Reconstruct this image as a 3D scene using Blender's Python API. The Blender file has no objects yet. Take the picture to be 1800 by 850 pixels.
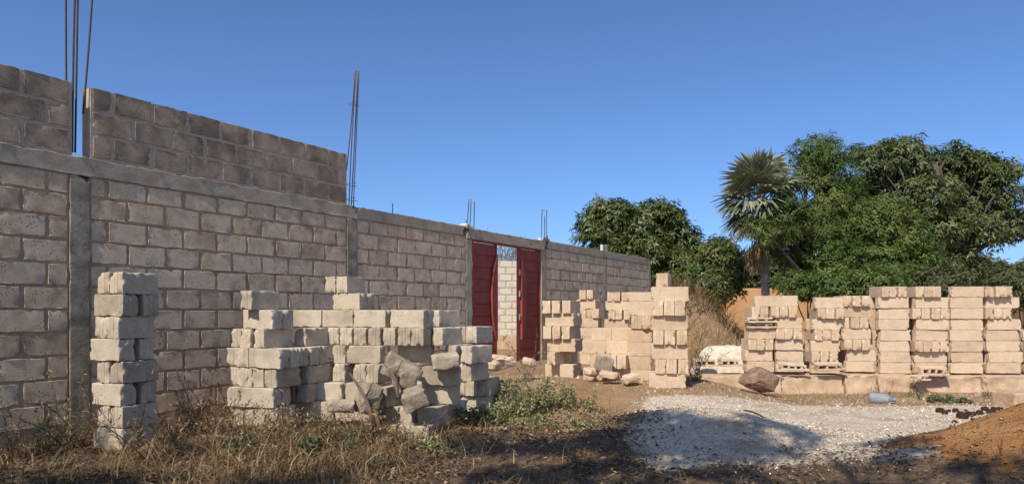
import bpy, math, random
import numpy as np
from mathutils import Vector, Matrix

# ------------------------------------------------------------------ camera
F = 1265.0 / 1800.0                      # focal length in picture widths
CAMZ = 1.25
scene = bpy.context.scene
cd = bpy.data.cameras.new("camera")
cam = bpy.data.objects.new("camera", cd)
scene.collection.objects.link(cam)
cam.location = (0, 0, CAMZ)
cam.rotation_euler = (math.radians(90), 0, 0)
cd.sensor_width = 36.0
cd.lens = 36.0 * F
cd.shift_y = 123.0 / 1800.0
cd.clip_start = 0.05
cd.clip_end = 3000.0
scene.camera = cam

# ------------------------------------------------------------------ sky and sun
SUN_EL = math.radians(47)
SUN_XY = Vector((-0.475, -0.88)).normalized()    # horizontal direction towards the sun
SUN = Vector((SUN_XY.x * math.cos(SUN_EL), SUN_XY.y * math.cos(SUN_EL), math.sin(SUN_EL)))
world = bpy.data.worlds.new("World")
scene.world = world
world.use_nodes = True
wn = world.node_tree
bg = wn.nodes["Background"]
sky = wn.nodes.new("ShaderNodeTexSky")
sky.sky_type = 'NISHITA'
sky.sun_disc = False
sky.sun_elevation = SUN_EL
sky.sun_rotation = math.atan2(SUN_XY.x, SUN_XY.y)
sky.air_density = 0.72
sky.dust_density = 1.2
sky.ozone_density = 10.0
wn.links.new(sky.outputs[0], bg.inputs[0])
bg.inputs[1].default_value = 0.135
sd = bpy.data.lights.new("sun", 'SUN')
sd.energy = 3.9
sd.angle = math.radians(0.6)
sd.color = (1.0, 0.92, 0.80)
sun = bpy.data.objects.new("sun", sd)
scene.collection.objects.link(sun)
sun.rotation_euler = (-SUN).to_track_quat('-Z', 'Y').to_euler()
sun.location = (-20, -30, 40)
scene.view_settings.view_transform = 'Standard'
scene.view_settings.look = 'None'
scene.view_settings.exposure = 0.33
scene.view_settings.gamma = 1.0
scene.render.engine = 'CYCLES'
scene.cycles.max_bounces = 6
scene.cycles.transparent_max_bounces = 8
scene.cycles.use_denoising = True

# ------------------------------------------------------------------ helpers
R = np.random.RandomState(7)
rnd = random.Random(11)
C = scene.collection


def at(px, py, Y):
    """real point at distance Y seen at picture position px, py (1800 x 850)"""
    return Vector(((px - 900) / 1265.0 * Y, Y, CAMZ - (py - 548) / 1265.0 * Y))


def _hash(ix, iy, iz, seed):
    n = (ix * 374761393 + iy * 668265263 + iz * 2147483647 + seed * 1274126177) & 0xffffffff
    n = ((n ^ (n >> 13)) * 1274126177) & 0xffffffff
    n = n ^ (n >> 16)
    return (n & 0xffffff) / float(0xffffff)


def vnoise(p, seed=0):
    """value noise, p (n,3) -> (n,) in -1..1"""
    p = np.asarray(p, dtype=np.float64)
    i = np.floor(p).astype(np.int64)
    f = p - i
    f = f * f * (3 - 2 * f)
    r = 0
    for dx in (0, 1):
        for dy in (0, 1):
            for dz in (0, 1):
                w = (f[:, 0] if dx else 1 - f[:, 0]) * (f[:, 1] if dy else 1 - f[:, 1]) * (f[:, 2] if dz else 1 - f[:, 2])
                r = r + w * _hash(i[:, 0] + dx, i[:, 1] + dy, i[:, 2] + dz, seed)
    return r * 2 - 1


def fbm(p, seed=0, octaves=4):
    p = np.asarray(p, dtype=np.float64)
    s, a, t = 0, 1.0, 0
    for k in range(octaves):
        s = s + a * vnoise(p * (2 ** k), seed + k * 17)
        t += a
        a *= 0.5
    return s / t


def sstep(a, b, x):
    t = np.clip((x - a) / (b - a), 0, 1)
    return t * t * (3 - 2 * t)


def tag(o, label=None, cat=None, group=None, kind=None):
    if label: o['label'] = label
    if cat: o['category'] = cat
    if group: o['group'] = group
    if kind: o['kind'] = kind
    return o


def mesh_np(name, verts, faces, mats=None, smooth=False, attrs=None, fmat=None):
    """faces: (n,k) int array or list of lists"""
    me = bpy.data.meshes.new(name)
    if isinstance(faces, np.ndarray):
        n, k = faces.shape
        me.vertices.add(len(verts))
        me.vertices.foreach_set('co', np.asarray(verts, dtype=np.float32).ravel())
        me.loops.add(n * k)
        me.loops.foreach_set('vertex_index', faces.astype(np.int32).ravel())
        me.polygons.add(n)
        me.polygons.foreach_set('loop_start', np.arange(0, n * k, k, dtype=np.int32))
        me.update(calc_edges=True)
    else:
        me.from_pydata([tuple(v) for v in verts], [], faces)
        me.update()
    for m in (mats or []):
        me.materials.append(m)
    if smooth:
        me.polygons.foreach_set('use_smooth', np.ones(len(me.polygons), dtype=bool))
    if fmat is not None:
        me.polygons.foreach_set('material_index', np.asarray(fmat, dtype=np.int32))
    for an, arr in (attrs or {}).items():
        a = me.attributes.new(an, 'FLOAT', 'POINT')
        a.data.foreach_set('value', np.asarray(arr, dtype=np.float32))
    return me


def obj(name, me, parent=None, loc=(0, 0, 0), rot=(0, 0, 0), scale=(1, 1, 1)):
    o = bpy.data.objects.new(name, me)
    C.objects.link(o)
    o.location = loc
    o.rotation_euler = rot
    o.scale = scale
    if parent is not None:
        o.parent = parent
    return o


def empty(name, loc=(0, 0, 0), rot=(0, 0, 0)):
    o = bpy.data.objects.new(name, None)
    C.objects.link(o)
    o.location = loc
    o.rotation_euler = rot
    o.empty_display_size = 0.2
    return o


class MB:
    """collects geometry for one mesh"""
    def __init__(s):
        s.v = []; s.f = []; s.n = 0

    def add(s, v, f):
        v = np.asarray(v, dtype=float)
        s.v.append(v)
        for q in f:
            s.f.append([int(i) + s.n for i in q])
        s.n += len(v)

    def box(s, x0, x1, y0, y1, z0, z1, M=None):
        v = np.array([(x, y, z) for z in (z0, z1) for y in (y0, y1) for x in (x0, x1)], dtype=float)
        if M is not None:
            v = np.array([M @ Vector(q) for q in v])
        s.add(v, [(0, 2, 3, 1), (4, 5, 7, 6), (0, 1, 5, 4), (2, 6, 7, 3), (0, 4, 6, 2), (1, 3, 7, 5)])

    def tube(s, pts, rad, n=6, cap=True):
        pts = [Vector(p) for p in pts]
        rs = rad if isinstance(rad, (list, tuple)) else [rad] * len(pts)
        v = []
        up = Vector((0.13, 0.31, 0.94))
        for i, p in enumerate(pts):
            t = (pts[min(i + 1, len(pts) - 1)] - pts[max(i - 1, 0)]).normalized()
            a = t.cross(up)
            if a.length < 1e-3: a = t.cross(Vector((1, 0, 0)))
            a.normalize(); b = t.cross(a)
            for k in range(n):
                an = 2 * math.pi * k / n
                v.append(p + (a * math.cos(an) + b * math.sin(an)) * rs[i])
        f = []
        for i in range(len(pts) - 1):
            for k in range(n):
                k2 = (k + 1) % n
                f.append((i * n + k, i * n + k2, (i + 1) * n + k2, (i + 1) * n + k))
        if cap:
            f.append(tuple(range(n - 1, -1, -1)))
            f.append(tuple((len(pts) - 1) * n + k for k in range(n)))
        s.add([tuple(q) for q in v], f)

    def mesh(s, name, mat, smooth=False, sharp=None):
        me = mesh_np(name, np.concatenate(s.v), s.f, [mat] if not isinstance(mat, list) else mat, smooth)
        if sharp is not None:
            me.set_sharp_from_angle(angle=math.radians(sharp))
        return me


def grid_lines(L, seg, edge):
    n = max(2, int(round(L / seg)))
    a = list(np.linspace(-L / 2, L / 2, n + 1))
    a = [q for q in a if abs(q) > L / 2 - 1e-6 or abs(q) < L / 2 - edge * 5.5]
    a += [-L / 2 + edge, L / 2 - edge, -L / 2 + edge * 2.7, L / 2 - edge * 2.7, -L / 2 + edge * 4, L / 2 - edge * 4]
    return np.array(sorted(set(round(x, 5) for x in a)))


def rough_box(lx, ly, lz, r=0.012, amp=0.004, seed=0, seg=0.03, groove=0.0, chips=3, edgek=2.6, xs=None, ys=None, zs=None):
    """rounded, chipped, weathered block; origin at centre of its base. Returns verts, faces(quads)"""
    X = grid_lines(lx, seg, r * .5) if xs is None else xs
    if ys is None:
        Yg = grid_lines(ly, seg, r * .5)
        if groove > 0:
            Yg = np.array(sorted(set([round(q, 5) for q in list(Yg) + [-.03, -.024, -.019, -.013, .013, .019, .024, .03]])))
    else:
        Yg = ys
    Z = grid_lines(lz, seg, r * .5) if zs is None else zs
    nx, ny, nz = len(X), len(Yg), len(Z)
    idx = -np.ones((nx, ny, nz), dtype=int)
    I, J, K = np.meshgrid(range(nx), range(ny), range(nz), indexing='ij')
    surf = (I == 0) | (I == nx - 1) | (J == 0) | (J == ny - 1) | (K == 0) | (K == nz - 1)
    idx[surf] = np.arange(surf.sum())
    P = np.stack([X[I[surf]], Yg[J[surf]], Z[K[surf]]], 1)
    F_ = []
    for a in (0, nx - 1):
        q = idx[a]; g = np.stack([q[:-1, :-1], q[1:, :-1], q[1:, 1:], q[:-1, 1:]], -1).reshape(-1, 4)
        F_.append(g if a else g[:, ::-1])
    for a in (0, ny - 1):
        q = idx[:, a]; g = np.stack([q[:-1, :-1], q[:-1, 1:], q[1:, 1:], q[1:, :-1]], -1).reshape(-1, 4)
        F_.append(g if a else g[:, ::-1])
    for a in (0, nz - 1):
        q = idx[:, :, a]; g = np.stack([q[:-1, :-1], q[1:, :-1], q[1:, 1:], q[:-1, 1:]], -1).reshape(-1, 4)
        F_.append(g if a else g[:, ::-1])
    Fq = np.concatenate(F_)
    h = np.array([lx / 2, ly / 2, lz / 2])
    rr = r * (1 + 0.5 * vnoise(P * 9 + seed * 3.1, seed))[:, None]
    inner = np.clip(P, -(h - rr), h - rr)
    d = P - inner
    dl = np.linalg.norm(d, axis=1, keepdims=True)
    N = d / np.maximum(dl, 1e-9)
    # points on flat faces have d along the face normal
    P2 = inner + N * np.minimum(dl, rr)
    P2 = np.where(dl > 1e-6, inner + N * rr, P2)
    edge = (np.sum(np.abs(d) > rr * 0.4, axis=1) > 1).astype(float)
    nz1 = fbm(P2 * 14 + seed * 7.7, seed + 5, 3)
    P2 = P2 + N * (nz1 * amp * (1 + edgek * edge))[:, None]
    rs = np.random.RandomState(seed + 100)
    for k in range(chips):
        ax = rs.randint(0, 3)
        c = h * rs.choice([-1, 1], 3)
        c[ax] *= rs.uniform(-1, 1)
        rad = rs.uniform(.02, .05)
        w = np.clip(1 - np.linalg.norm(P2 - c, axis=1) / rad, 0, 1)
        P2 = P2 * (1 - (w * .10)[:, None])
    if groove > 0:
        ends = np.abs(P[:, 0]) > lx / 2 - 1e-6
        g = np.exp(-((np.abs(P[:, 1]) - .019) / .004) ** 2) * groove
        P2[:, 0] -= np.where(ends, np.sign(P[:, 0]) * g, 0)
        P2[:, 0] += np.where(ends & (np.abs(P[:, 1]) < .014), np.sign(P[:, 0]) * groove * .3, 0)
    P2[:, 2] += lz / 2
    return P2, Fq


# ------------------------------------------------------------------ materials
def mat_new(name):
    m = bpy.data.materials.new(name)
    m.use_nodes = True
    nt = m.node_tree
    nt.nodes.clear()
    out = nt.nodes.new('ShaderNodeOutputMaterial')
    b = nt.nodes.new('ShaderNodeBsdfPrincipled')
    nt.links.new(b.outputs[0], out.inputs[0])
    b.inputs['Roughness'].default_value = 0.9
    b.inputs['Specular IOR Level'].default_value = 0.25
    return m, nt, b


def nd(nt, typ, **kw):
    n = nt.nodes.new(typ)
    for k, v in kw.items():
        setattr(n, k, v)
    return n


def ramp(nt, src, stops):
    n = nt.nodes.new('ShaderNodeValToRGB')
    e = n.color_ramp.elements
    while len(e) > 1: e.remove(e[-1])
    e[0].position = stops[0][0]; e[0].color = (*stops[0][1], 1)
    for p, c in stops[1:]:
        q = e.new(p); q.color = (*c, 1)
    nt.links.new(src, n.inputs[0])
    return n.outputs[0]


def noise(nt, scale, detail=5, rough=.6, vec=None, dist=0):
    n = nt.nodes.new('ShaderNodeTexNoise')
    n.inputs['Scale'].default_value = scale
    n.inputs['Detail'].default_value = detail
    n.inputs['Roughness'].default_value = rough
    n.inputs['Distortion'].default_value = dist
    if vec is not None: nt.links.new(vec, n.inputs['Vector'])
    return n.outputs['Fac']


def mix(nt, fac, a, b, mode='MIX'):
    n = nt.nodes.new('ShaderNodeMix')
    n.data_type = 'RGBA'; n.blend_type = mode
    for sock, val in ((n.inputs[0], fac), (n.inputs[6], a), (n.inputs[7], b)):
        if hasattr(val, 'links') or isinstance(val, bpy.types.NodeSocket):
            nt.links.new(val, sock)
        elif isinstance(val, (int, float)):
            sock.default_value = val
        else:
            sock.default_value = (*val, 1)
    return n.outputs[2]


def mth(nt, op, a, b=0.0, c=None):
    n = nt.nodes.new('ShaderNodeMath'); n.operation = op
    for i, v in enumerate((a, b) if c is None else (a, b, c)):
        if isinstance(v, bpy.types.NodeSocket): nt.links.new(v, n.inputs[i])
        else: n.inputs[i].default_value = v
    return n.outputs[0]


def bump(nt, bsdf, h, strength=.5, dist=.01, prev=None):
    n = nt.nodes.new('ShaderNodeBump')
    n.inputs['Strength'].default_value = strength
    n.inputs['Distance'].default_value = dist
    nt.links.new(h, n.inputs['Height'])
    if prev is not None: nt.links.new(prev, n.inputs['Normal'])
    nt.links.new(n.outputs[0], bsdf.inputs['Normal'])
    return n.outputs[0]


def attr(nt, name):
    n = nt.nodes.new('ShaderNodeAttribute'); n.attribute_name = name
    return n.outputs['Fac']


def mat_block(name, cols, stain, per='object', pit=.5, stainpos=(.52, .72), pitscale=32, pitdark=.5):
    """weathered concrete block; varies from block to block, with pits and stains of its own"""
    m, nt, b = mat_new(name)
    tc = nt.nodes.new('ShaderNodeTexCoord')
    co = tc.outputs['Object']
    if per == 'object':
        oi = nt.nodes.new('ShaderNodeObjectInfo'); rv = oi.outputs['Random']
        va = nt.nodes.new('ShaderNodeVectorMath'); va.operation = 'ADD'
        nt.links.new(co, va.inputs[0])
        cmb = nt.nodes.new('ShaderNodeCombineXYZ')
        nt.links.new(mth(nt, 'MULTIPLY', rv, 37.0), cmb.inputs[0]); nt.links.new(mth(nt, 'MULTIPLY', rv, 91.0), cmb.inputs[1])
        nt.links.new(cmb.outputs[0], va.inputs[1]); co = va.outputs[0]
    else:
        ge = nt.nodes.new('ShaderNodeNewGeometry'); rv = ge.outputs['Random Per Island']
    n1 = noise(nt, 7, 6, .65, co)
    n2 = noise(nt, 2.6, 3, .5, co)
    base = ramp(nt, mth(nt, 'ADD', mth(nt, 'MULTIPLY', n1, .72 if per == 'object' else .84), mth(nt, 'MULTIPLY', rv, .28 if per == 'object' else .16)), [(.25, cols[0]), (.5, cols[1]), (.78, cols[2])])
    st = ramp(nt, n2, [(stainpos[0], (0, 0, 0)), (stainpos[1], (1, 1, 1))])
    c = mix(nt, mth(nt, 'MULTIPLY', st, .6), base, stain)
    fine = noise(nt, 140, 3, .7, co)
    c = mix(nt, .35, c, ramp(nt, fine, [(.3, (.35, .33, .3)), (.5, (.6, .6, .6)), (.75, (.95, .93, .88))]), 'OVERLAY')
    mott = noise(nt, 22 if per == 'object' else 13, 7, .8, co, .6)
    c = mix(nt, ramp(nt, mott, [(.54, (0, 0, 0)), (.72, (1, 1, 1))]), c, mix(nt, .55, c, stain))
    pn = nt.nodes.new('ShaderNodeTexVoronoi'); pn.inputs['Scale'].default_value = pitscale
    nt.links.new(co, pn.inputs['Vector'])
    pm = mth(nt, 'MULTIPLY', ramp(nt, pn.outputs['Distance'], [(.16, (1, 1, 1)), (.34, (0, 0, 0))]), ramp(nt, noise(nt, 6, 3, .6, co), [(.46, (0, 0, 0)), (.6, (1, 1, 1))]))
    c = mix(nt, mth(nt, 'MULTIPLY', pm, pitdark), c, tuple(q * .35 for q in stain))
    nt.links.new(c, b.inputs['Base Color'])
    h1 = noise(nt, 60, 6, .75, co)
    v = nt.nodes.new('ShaderNodeTexVoronoi'); v.inputs['Scale'].default_value = 70
    nt.links.new(co, v.inputs['Vector'])
    pits = ramp(nt, v.outputs['Distance'], [(.0, (0, 0, 0)), (.25, (1, 1, 1))])
    hh = mth(nt, 'ADD', h1, mth(nt, 'MULTIPLY', pits, .35))
    bump(nt, b, hh, pit, .008)
    b.inputs['Roughness'].default_value = .95
    b.inputs['Specular IOR Level'].default_value = .15
    return m


M_GREY = mat_block('grey_concrete', [(.31, .255, .18), (.47, .395, .29), (.56, .485, .37)], (.24, .19, .13))
M_TAN = mat_block('tan_concrete', [(.46, .33, .22), (.58, .43, .29), (.66, .51, .36)], (.37, .28, .19), pit=.9, stainpos=(.6, .8))
M_WALLB = mat_block('wall_block_concrete', [(.42, .31, .19), (.65, .505, .345), (.75, .60, .44)], (.29, .20, .12), per='island', pit=1.0, pitscale=42, pitdark=1.0)
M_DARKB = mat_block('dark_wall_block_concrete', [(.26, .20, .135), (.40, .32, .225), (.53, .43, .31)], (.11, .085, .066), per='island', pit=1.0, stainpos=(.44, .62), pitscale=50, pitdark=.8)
M_INNER = mat_block('inner_wall_block', [(.48, .41, .32), (.55, .48, .38), (.6, .53, .43)], (.42, .35, .27), per='island')


def mat_simple(name, stops, sc=6, fine=60, bs=.5, bd=.01, rough=.95, spec=.15, coord='Object', detail=6):
    m, nt, b = mat_new(name)
    tc = nt.nodes.new('ShaderNodeTexCoord')
    co = tc.outputs[coord]
    c = ramp(nt, noise(nt, sc, detail, .65, co), stops)
    nt.links.new(c, b.inputs['Base Color'])
    bump(nt, b, noise(nt, fine, 5, .7, co), bs, bd)
    b.inputs['Roughness'].default_value = rough
    b.inputs['Specular IOR Level'].default_value = spec
    return m


M_MORTAR = mat_simple('mortar', [(.3, (.28, .185, .11)), (.5, (.44, .305, .195)), (.7, (.56, .42, .285))], 5, 80, .8)
M_MORTAR2 = mat_simple('pale_mortar', [(.3, (.40, .32, .235)), (.5, (.50, .41, .31)), (.7, (.58, .48, .37))], 5, 80, .8)
M_BEAM = mat_simple('cast_concrete', [(.25, (.28, .235, .165)), (.5, (.44, .375, .27)), (.75, (.55, .47, .345))], 4, 40, .8, .015)
M_COL = mat_simple('dark_cast_concrete', [(.3, (.14, .12, .08)), (.5, (.32, .275, .20)), (.7, (.50, .43, .32))], 4, 30, 1, .02)
M_REBAR = mat_simple('rusty_steel', [(.3, (.05, .035, .03)), (.7, (.12, .07, .05))], 20, 200, .3, .002, .7, .4)
M_ROCK = mat_simple('laterite_rock', [(.3, (.20, .115, .07)), (.5, (.34, .215, .145)), (.7, (.46, .33, .24))], 9, 28, 1, .05)
M_CLOD = mat_simple('dark_clod', [(.3, (.03, .018, .012)), (.7, (.07, .04, .028))], 20, 80, 1, .01)
M_CHIP = mat_simple('broken_grey_concrete', [(.25, (.20, .16, .115)), (.5, (.36, .29, .21)), (.75, (.48, .40, .29))], 8, 45, 1, .02)
M_WHITE = mat_simple('white_lime_gravel', [(.3, (.55, .47, .34)), (.5, (.68, .62, .48)), (.7, (.78, .73, .60))], 9, 50, 1, .02)
M_SANDC = mat_simple('sand_covered_mortar', [(.25, (.38, .25, .15)), (.5, (.52, .37, .235)), (.75, (.60, .47, .33))], 5, 35, .9, .02)
M_FARWALL = mat_simple('ochre_render', [(.3, (.50, .27, .12)), (.5, (.58, .32, .15)), (.7, (.62, .37, .19))], .7, 20, .3)


def mat_paint():
    m, nt, b = mat_new('red_oxide_paint')
    tc = nt.nodes.new('ShaderNodeTexCoord'); co = tc.outputs['Object']
    c = ramp(nt, noise(nt, 2.2, 6, .65, co), [(.3, (.22, .045, .032)), (.55, (.30, .062, .044)), (.8, (.37, .12, .08))])
    dust = ramp(nt, noise(nt, 14, 5, .7, co), [(.55, (0, 0, 0)), (.8, (1, 1, 1))])
    c = mix(nt, mth(nt, 'MULTIPLY', dust, .35), c, (.25, .12, .07))
    nt.links.new(c, b.inputs['Base Color'])
    b.inputs['Roughness'].default_value = .6
    b.inputs['Specular IOR Level'].default_value = .35
    bump(nt, b, noise(nt, 6, 3, .5, co), .15, .01)
    return m


M_RED = mat_paint()


def mat_leaf(name, c1, c2, c3, rough=.5, trans=.25, spec=.4):
    m, nt, b = mat_new(name)
    a = attr(nt, 'var')
    c = ramp(nt, a, [(0, c1), (.55, c2), (1, c3)])
    nt.links.new(c, b.inputs['Base Color'])
    b.inputs['Roughness'].default_value = rough
    b.inputs['Specular IOR Level'].default_value = spec
    tr = nt.nodes.new('ShaderNodeBsdfTranslucent')
    nt.links.new(mix(nt, .5, c, (.12, .16, .03)), tr.inputs[0])
    ms = nt.nodes.new('ShaderNodeMixShader'); ms.inputs[0].default_value = trans
    out = [n for n in nt.nodes if n.type == 'OUTPUT_MATERIAL'][0]
    nt.links.new(b.outputs[0], ms.inputs[1]); nt.links.new(tr.outputs[0], ms.inputs[2])
    nt.links.new(ms.outputs[0], out.inputs[0])
    return m


M_MANGO = mat_leaf('mango_leaf', (.055, .085, .020), (.105, .14, .036), (.21, .195, .065), .45, .2, .5)
M_MANGO2 = mat_leaf('old_mango_leaf', (.060, .085, .030), (.110, .140, .048), (.22, .22, .085), .5, .2, .3)
M_FEATHER = mat_leaf('feathery_leaf', (.050, .088, .018), (.110, .165, .036), (.23, .25, .07), .6, .3, .3)
M_BUSH = mat_leaf('greygreen_leaf', (.07, .085, .035), (.11, .125, .055), (.16, .165, .08), .8, .2, .2)
M_FROND = mat_leaf('palm_leaf', (.13, .15, .085), (.21, .23, .14), (.36, .35, .23), .55, .12, .4)
M_DEADFROND = mat_leaf('dry_palm_leaf', (.12, .075, .045), (.24, .16, .09), (.38, .28, .16), .8, .15, .2)
M_DRY = mat_leaf('dry_grass', (.13, .075, .035), (.30, .195, .095), (.52, .41, .24), .8, .2, .2)
M_STRAW = mat_leaf('straw', (.28, .19, .08), (.42, .30, .14), (.55, .42, .22), .8, .25, .2)
M_LITTER = mat_leaf('leaf_litter', (.07, .045, .028), (.19, .125, .07), (.42, .33, .20), .85, .1, .2)
M_WEED = mat_leaf('weed_leaf', (.09, .125, .055), (.16, .20, .095), (.30, .31, .17), .6, .25, .3)
M_SAGE = mat_leaf('sage_weed_leaf', (.22, .23, .09), (.34, .33, .15), (.50, .45, .26), .7, .25, .2)
M_TWIG = mat_simple('dry_twig', [(.3, (.09, .06, .04)), (.7, (.2, .14, .095))], 9, 90, .3)
M_BARK = mat_simple('tree_bark', [(.3, (.07, .055, .045)), (.7, (.16, .13, .11))], 5, 30, .8, .02)
M_PALMBARK = mat_simple('palm_bark', [(.3, (.13, .11, .10)), (.7, (.27, .24, .22))], 5, 30, .8, .02)

# ------------------------------------------------------------------ wall frame of reference
WD = Vector((0.5194, 0.8545, 0))        # along the wall, away from the camera
WN = Vector((0.8545, -0.5194, 0))       # out of the wall, towards the plot
W0 = Vector((-4.6457, 6.53, 0))
WROT = math.atan2(WD.y, WD.x)


def sofx(px):
    Y = 6.53 * 1670 / (1670 - px)
    return (Y - 6.53) / 0.8545


# ------------------------------------------------------------------ terrain
def heapf(x, y):
    return np.exp(-((x - 5.15) / 1.5) ** 2 - (np.where(y > 5.9, (y - 5.9) / .75, (y - 5.9) / 1.9)) ** 2)


def terrain(x, y):
    x = np.asarray(x, dtype=float); y = np.asarray(y, dtype=float)
    p = np.stack([x, y, x * 0], -1).reshape(-1, 3)
    h = 0.035 * fbm(p * .55, 3, 3).reshape(x.shape) * sstep(2, 5, y)
    h = h + 0.012 * fbm(p * 3.1, 9, 3).reshape(x.shape)
    # ground rises towards the gate and the middle stacks
    h = h + .24 * sstep(8.3, 10.6, y) * (1 - sstep(2.4, 4.2, x)) * sstep(-2.5, -.9, x + (y - 8) * -.25)
    h = h - .06 * sstep(9.5, 11.5, y) * sstep(3.2, 4.5, x)
    # pale gravel heap
    h = h + .27 * np.exp(-((x - 1.9) / 1.0) ** 2 - ((y - 7.3) / .75) ** 2)
    # ochre sand heap at the right
    h = h + heapf(x, y) * (.66 + .10 * fbm(p * 2.2, 61, 4).reshape(x.shape))
    
    # small humps
    h = h + .13 * np.exp(-(((x + .42) / .20) ** 2 + ((y - 6.75) / .22) ** 2) ** 1.2)
    h = h + .10 * np.exp(-(((x - .03) / .22) ** 2 + ((y - 7.0) / .25) ** 2) ** 1.2)
    h = h + .07 * np.exp(-((x - .8) / .5) ** 2 - ((y - 8.3) / .35) ** 2)
    # gully edge running towards the camera
    e = (x - (.75 + (7.0 - y) * .22 + .1 * np.sin(y * 3)))
    h = h + .10 * (1 - sstep(-.08, .10, e)) * sstep(-1.6, -.3, e) * sstep(7.6, 6.2, y) * sstep(4.6, 5.2, y)
    # earth bank behind the stacks
    bx = x - 4.0; by = y - 16.2
    bank = 1.72 * np.exp(-(np.maximum(bx, 0) / 1.05) ** 2 - (np.minimum(bx, 0) / 1.5) ** 2 - (by / 1.5) ** 2)
    h = h + bank * (1 + .12 * vnoise(p * 1.7, 5).reshape(x.shape))
    # white gravel heap between / behind the right stacks
    h = h - .0
    h = h + .1 * sstep(14, 30, y)
    return h


def th(x, y):
    return float(terrain(np.array([x]), np.array([y]))[0])


def build_ground():
    xs = np.concatenate([[-700, -300, -120, -60, -30, -18, -12, -9], np.arange(-7.5, 10.01, .07), [11, 12.5, 15, 20, 30, 60, 120, 300, 700]])
    ys = np.concatenate([[-300, -80, -30, -12, -5, -1, 1, 2.5], np.arange(3.5, 12.6, .06), np.arange(12.7, 20, .2), [21, 23, 26, 30, 36, 45, 60, 90, 150, 300, 700, 1500]])
    Xg, Yg = np.meshgrid(xs, ys)
    Z = terrain(Xg, Yg)
    p = np.stack([Xg.ravel(), Yg.ravel(), 0 * Xg.ravel()], 1)
    near = (sstep(3, 4, Yg) * (1 - sstep(12.5, 14, Yg)) * sstep(-8, -7, Xg) * (1 - sstep(9, 10, Xg))).ravel()
    Z = Z + (.018 * np.abs(fbm(p * 7, 21, 3)) * near).reshape(Z.shape)
    nx = len(xs); ny = len(ys)
    ii = np.arange(nx * ny).reshape(ny, nx)
    Fq = np.stack([ii[:-1, :-1], ii[:-1, 1:], ii[1:, 1:], ii[1:, :-1]], -1).reshape(-1, 4)
    wob = fbm(p * .9, 31, 4)
    wob2 = fbm(p * 3.3, 37, 3)
    x, y = p[:, 0], p[:, 1]
    # pale shell gravel covers the open yard
    wl = 1.35 + .12 * (y - 7) + .35 * wob - .3 * sstep(7.6, 6.2, y)
    white = sstep(-.15, .3, x - wl) * sstep(-.2, .15, (9.55 + .10 * x * 0 + .25 * wob) - y) * sstep(5.45, 6.15, y + .9 * wob)
    heap = heapf(x, y)
    orange = sstep(.14, .24, heap + .09 * wob2)
    white = white * (1 - orange) * (1 - .75 * sstep(3.0, 3.6, x) * sstep(5.6, 5.1, y))
    orange2 = sstep(.0, .3, .55 - np.abs(x - 1.0) * .5 - np.abs(y - 9.1) * .5 + .5 * wob)
    hump = np.exp(-(((x + .42) / .26) ** 2 + ((y - 6.75) / .28) ** 2))
    orange = np.clip(orange + .4 * orange2 + .8 * hump, 0, 1)
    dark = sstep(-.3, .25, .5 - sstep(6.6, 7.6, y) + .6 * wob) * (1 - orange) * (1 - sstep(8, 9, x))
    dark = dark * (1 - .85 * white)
    verts = np.stack([Xg.ravel(), Yg.ravel(), Z.ravel()], 1)
    m, nt, b = mat_new('bare_soil')
    tc = nt.nodes.new('ShaderNodeTexCoord'); co = tc.outputs['Object']
    soil = ramp(nt, noise(nt, 1.6, 8, .7, co), [(.3, (.32, .19, .105)), (.5, (.44, .285, .165)), (.7, (.54, .39, .25))])
    spk = noise(nt, 45, 4, .8, co)
    soil = mix(nt, .5, soil, ramp(nt, spk, [(.3, (.15, .12, .1)), (.5, (.5, .5, .5)), (.7, (.85, .8, .72))]), 'OVERLAY')
    org = ramp(nt, noise(nt, 3, 6, .65, co), [(.3, (.42, .19, .065)), (.55, (.52, .26, .10)), (.75, (.60, .34, .15))])
    vr = nt.nodes.new('ShaderNodeTexVoronoi'); vr.inputs['Scale'].default_value = 60; nt.links.new(co, vr.inputs['Vector'])
    bw = nt.nodes.new('ShaderNodeRGBToBW'); nt.links.new(vr.outputs['Color'], bw.inputs[0])
    wht = ramp(nt, bw.outputs[0], [(.1, (.64, .51, .36)), (.4, (.77, .645, .48)), (.7, (.85, .74, .575)), (.95, (.88, .80, .66))])
    wht = mix(nt, ramp(nt, noise(nt, 2.3, 6, .7, co), [(.48, (0, 0, 0)), (.66, (.8, .8, .8))]), wht, (.50, .36, .22))
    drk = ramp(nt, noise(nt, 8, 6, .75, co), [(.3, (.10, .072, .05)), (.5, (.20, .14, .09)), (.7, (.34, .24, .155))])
    brk = noise(nt, 14, 5, .8, co)

    def soft(a, k=.9):
        return ramp(nt, mth(nt, 'ADD', a, mth(nt, 'MULTIPLY', mth(nt, 'SUBTRACT', brk, .5), k)), [(.35, (0, 0, 0)), (.65, (1, 1, 1))])
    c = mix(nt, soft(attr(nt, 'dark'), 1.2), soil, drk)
    c = mix(nt, soft(attr(nt, 'orange')), c, org)
    c = mix(nt, soft(attr(nt, 'white')), c, wht)
    nt.links.new(c, b.inputs['Base Color'])
    hs = mth(nt, 'ADD', noise(nt, 22, 8, .75, co), mth(nt, 'MULTIPLY', vr.outputs['Distance'], -.5))
    bump(nt, b, hs, 1.0, .05)
    b.inputs['Roughness'].default_value = 1
    b.inputs['Specular IOR Level'].default_value = .1
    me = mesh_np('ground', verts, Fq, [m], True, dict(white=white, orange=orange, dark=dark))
    tag(obj('ground', me), kind='structure')


build_ground()


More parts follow.
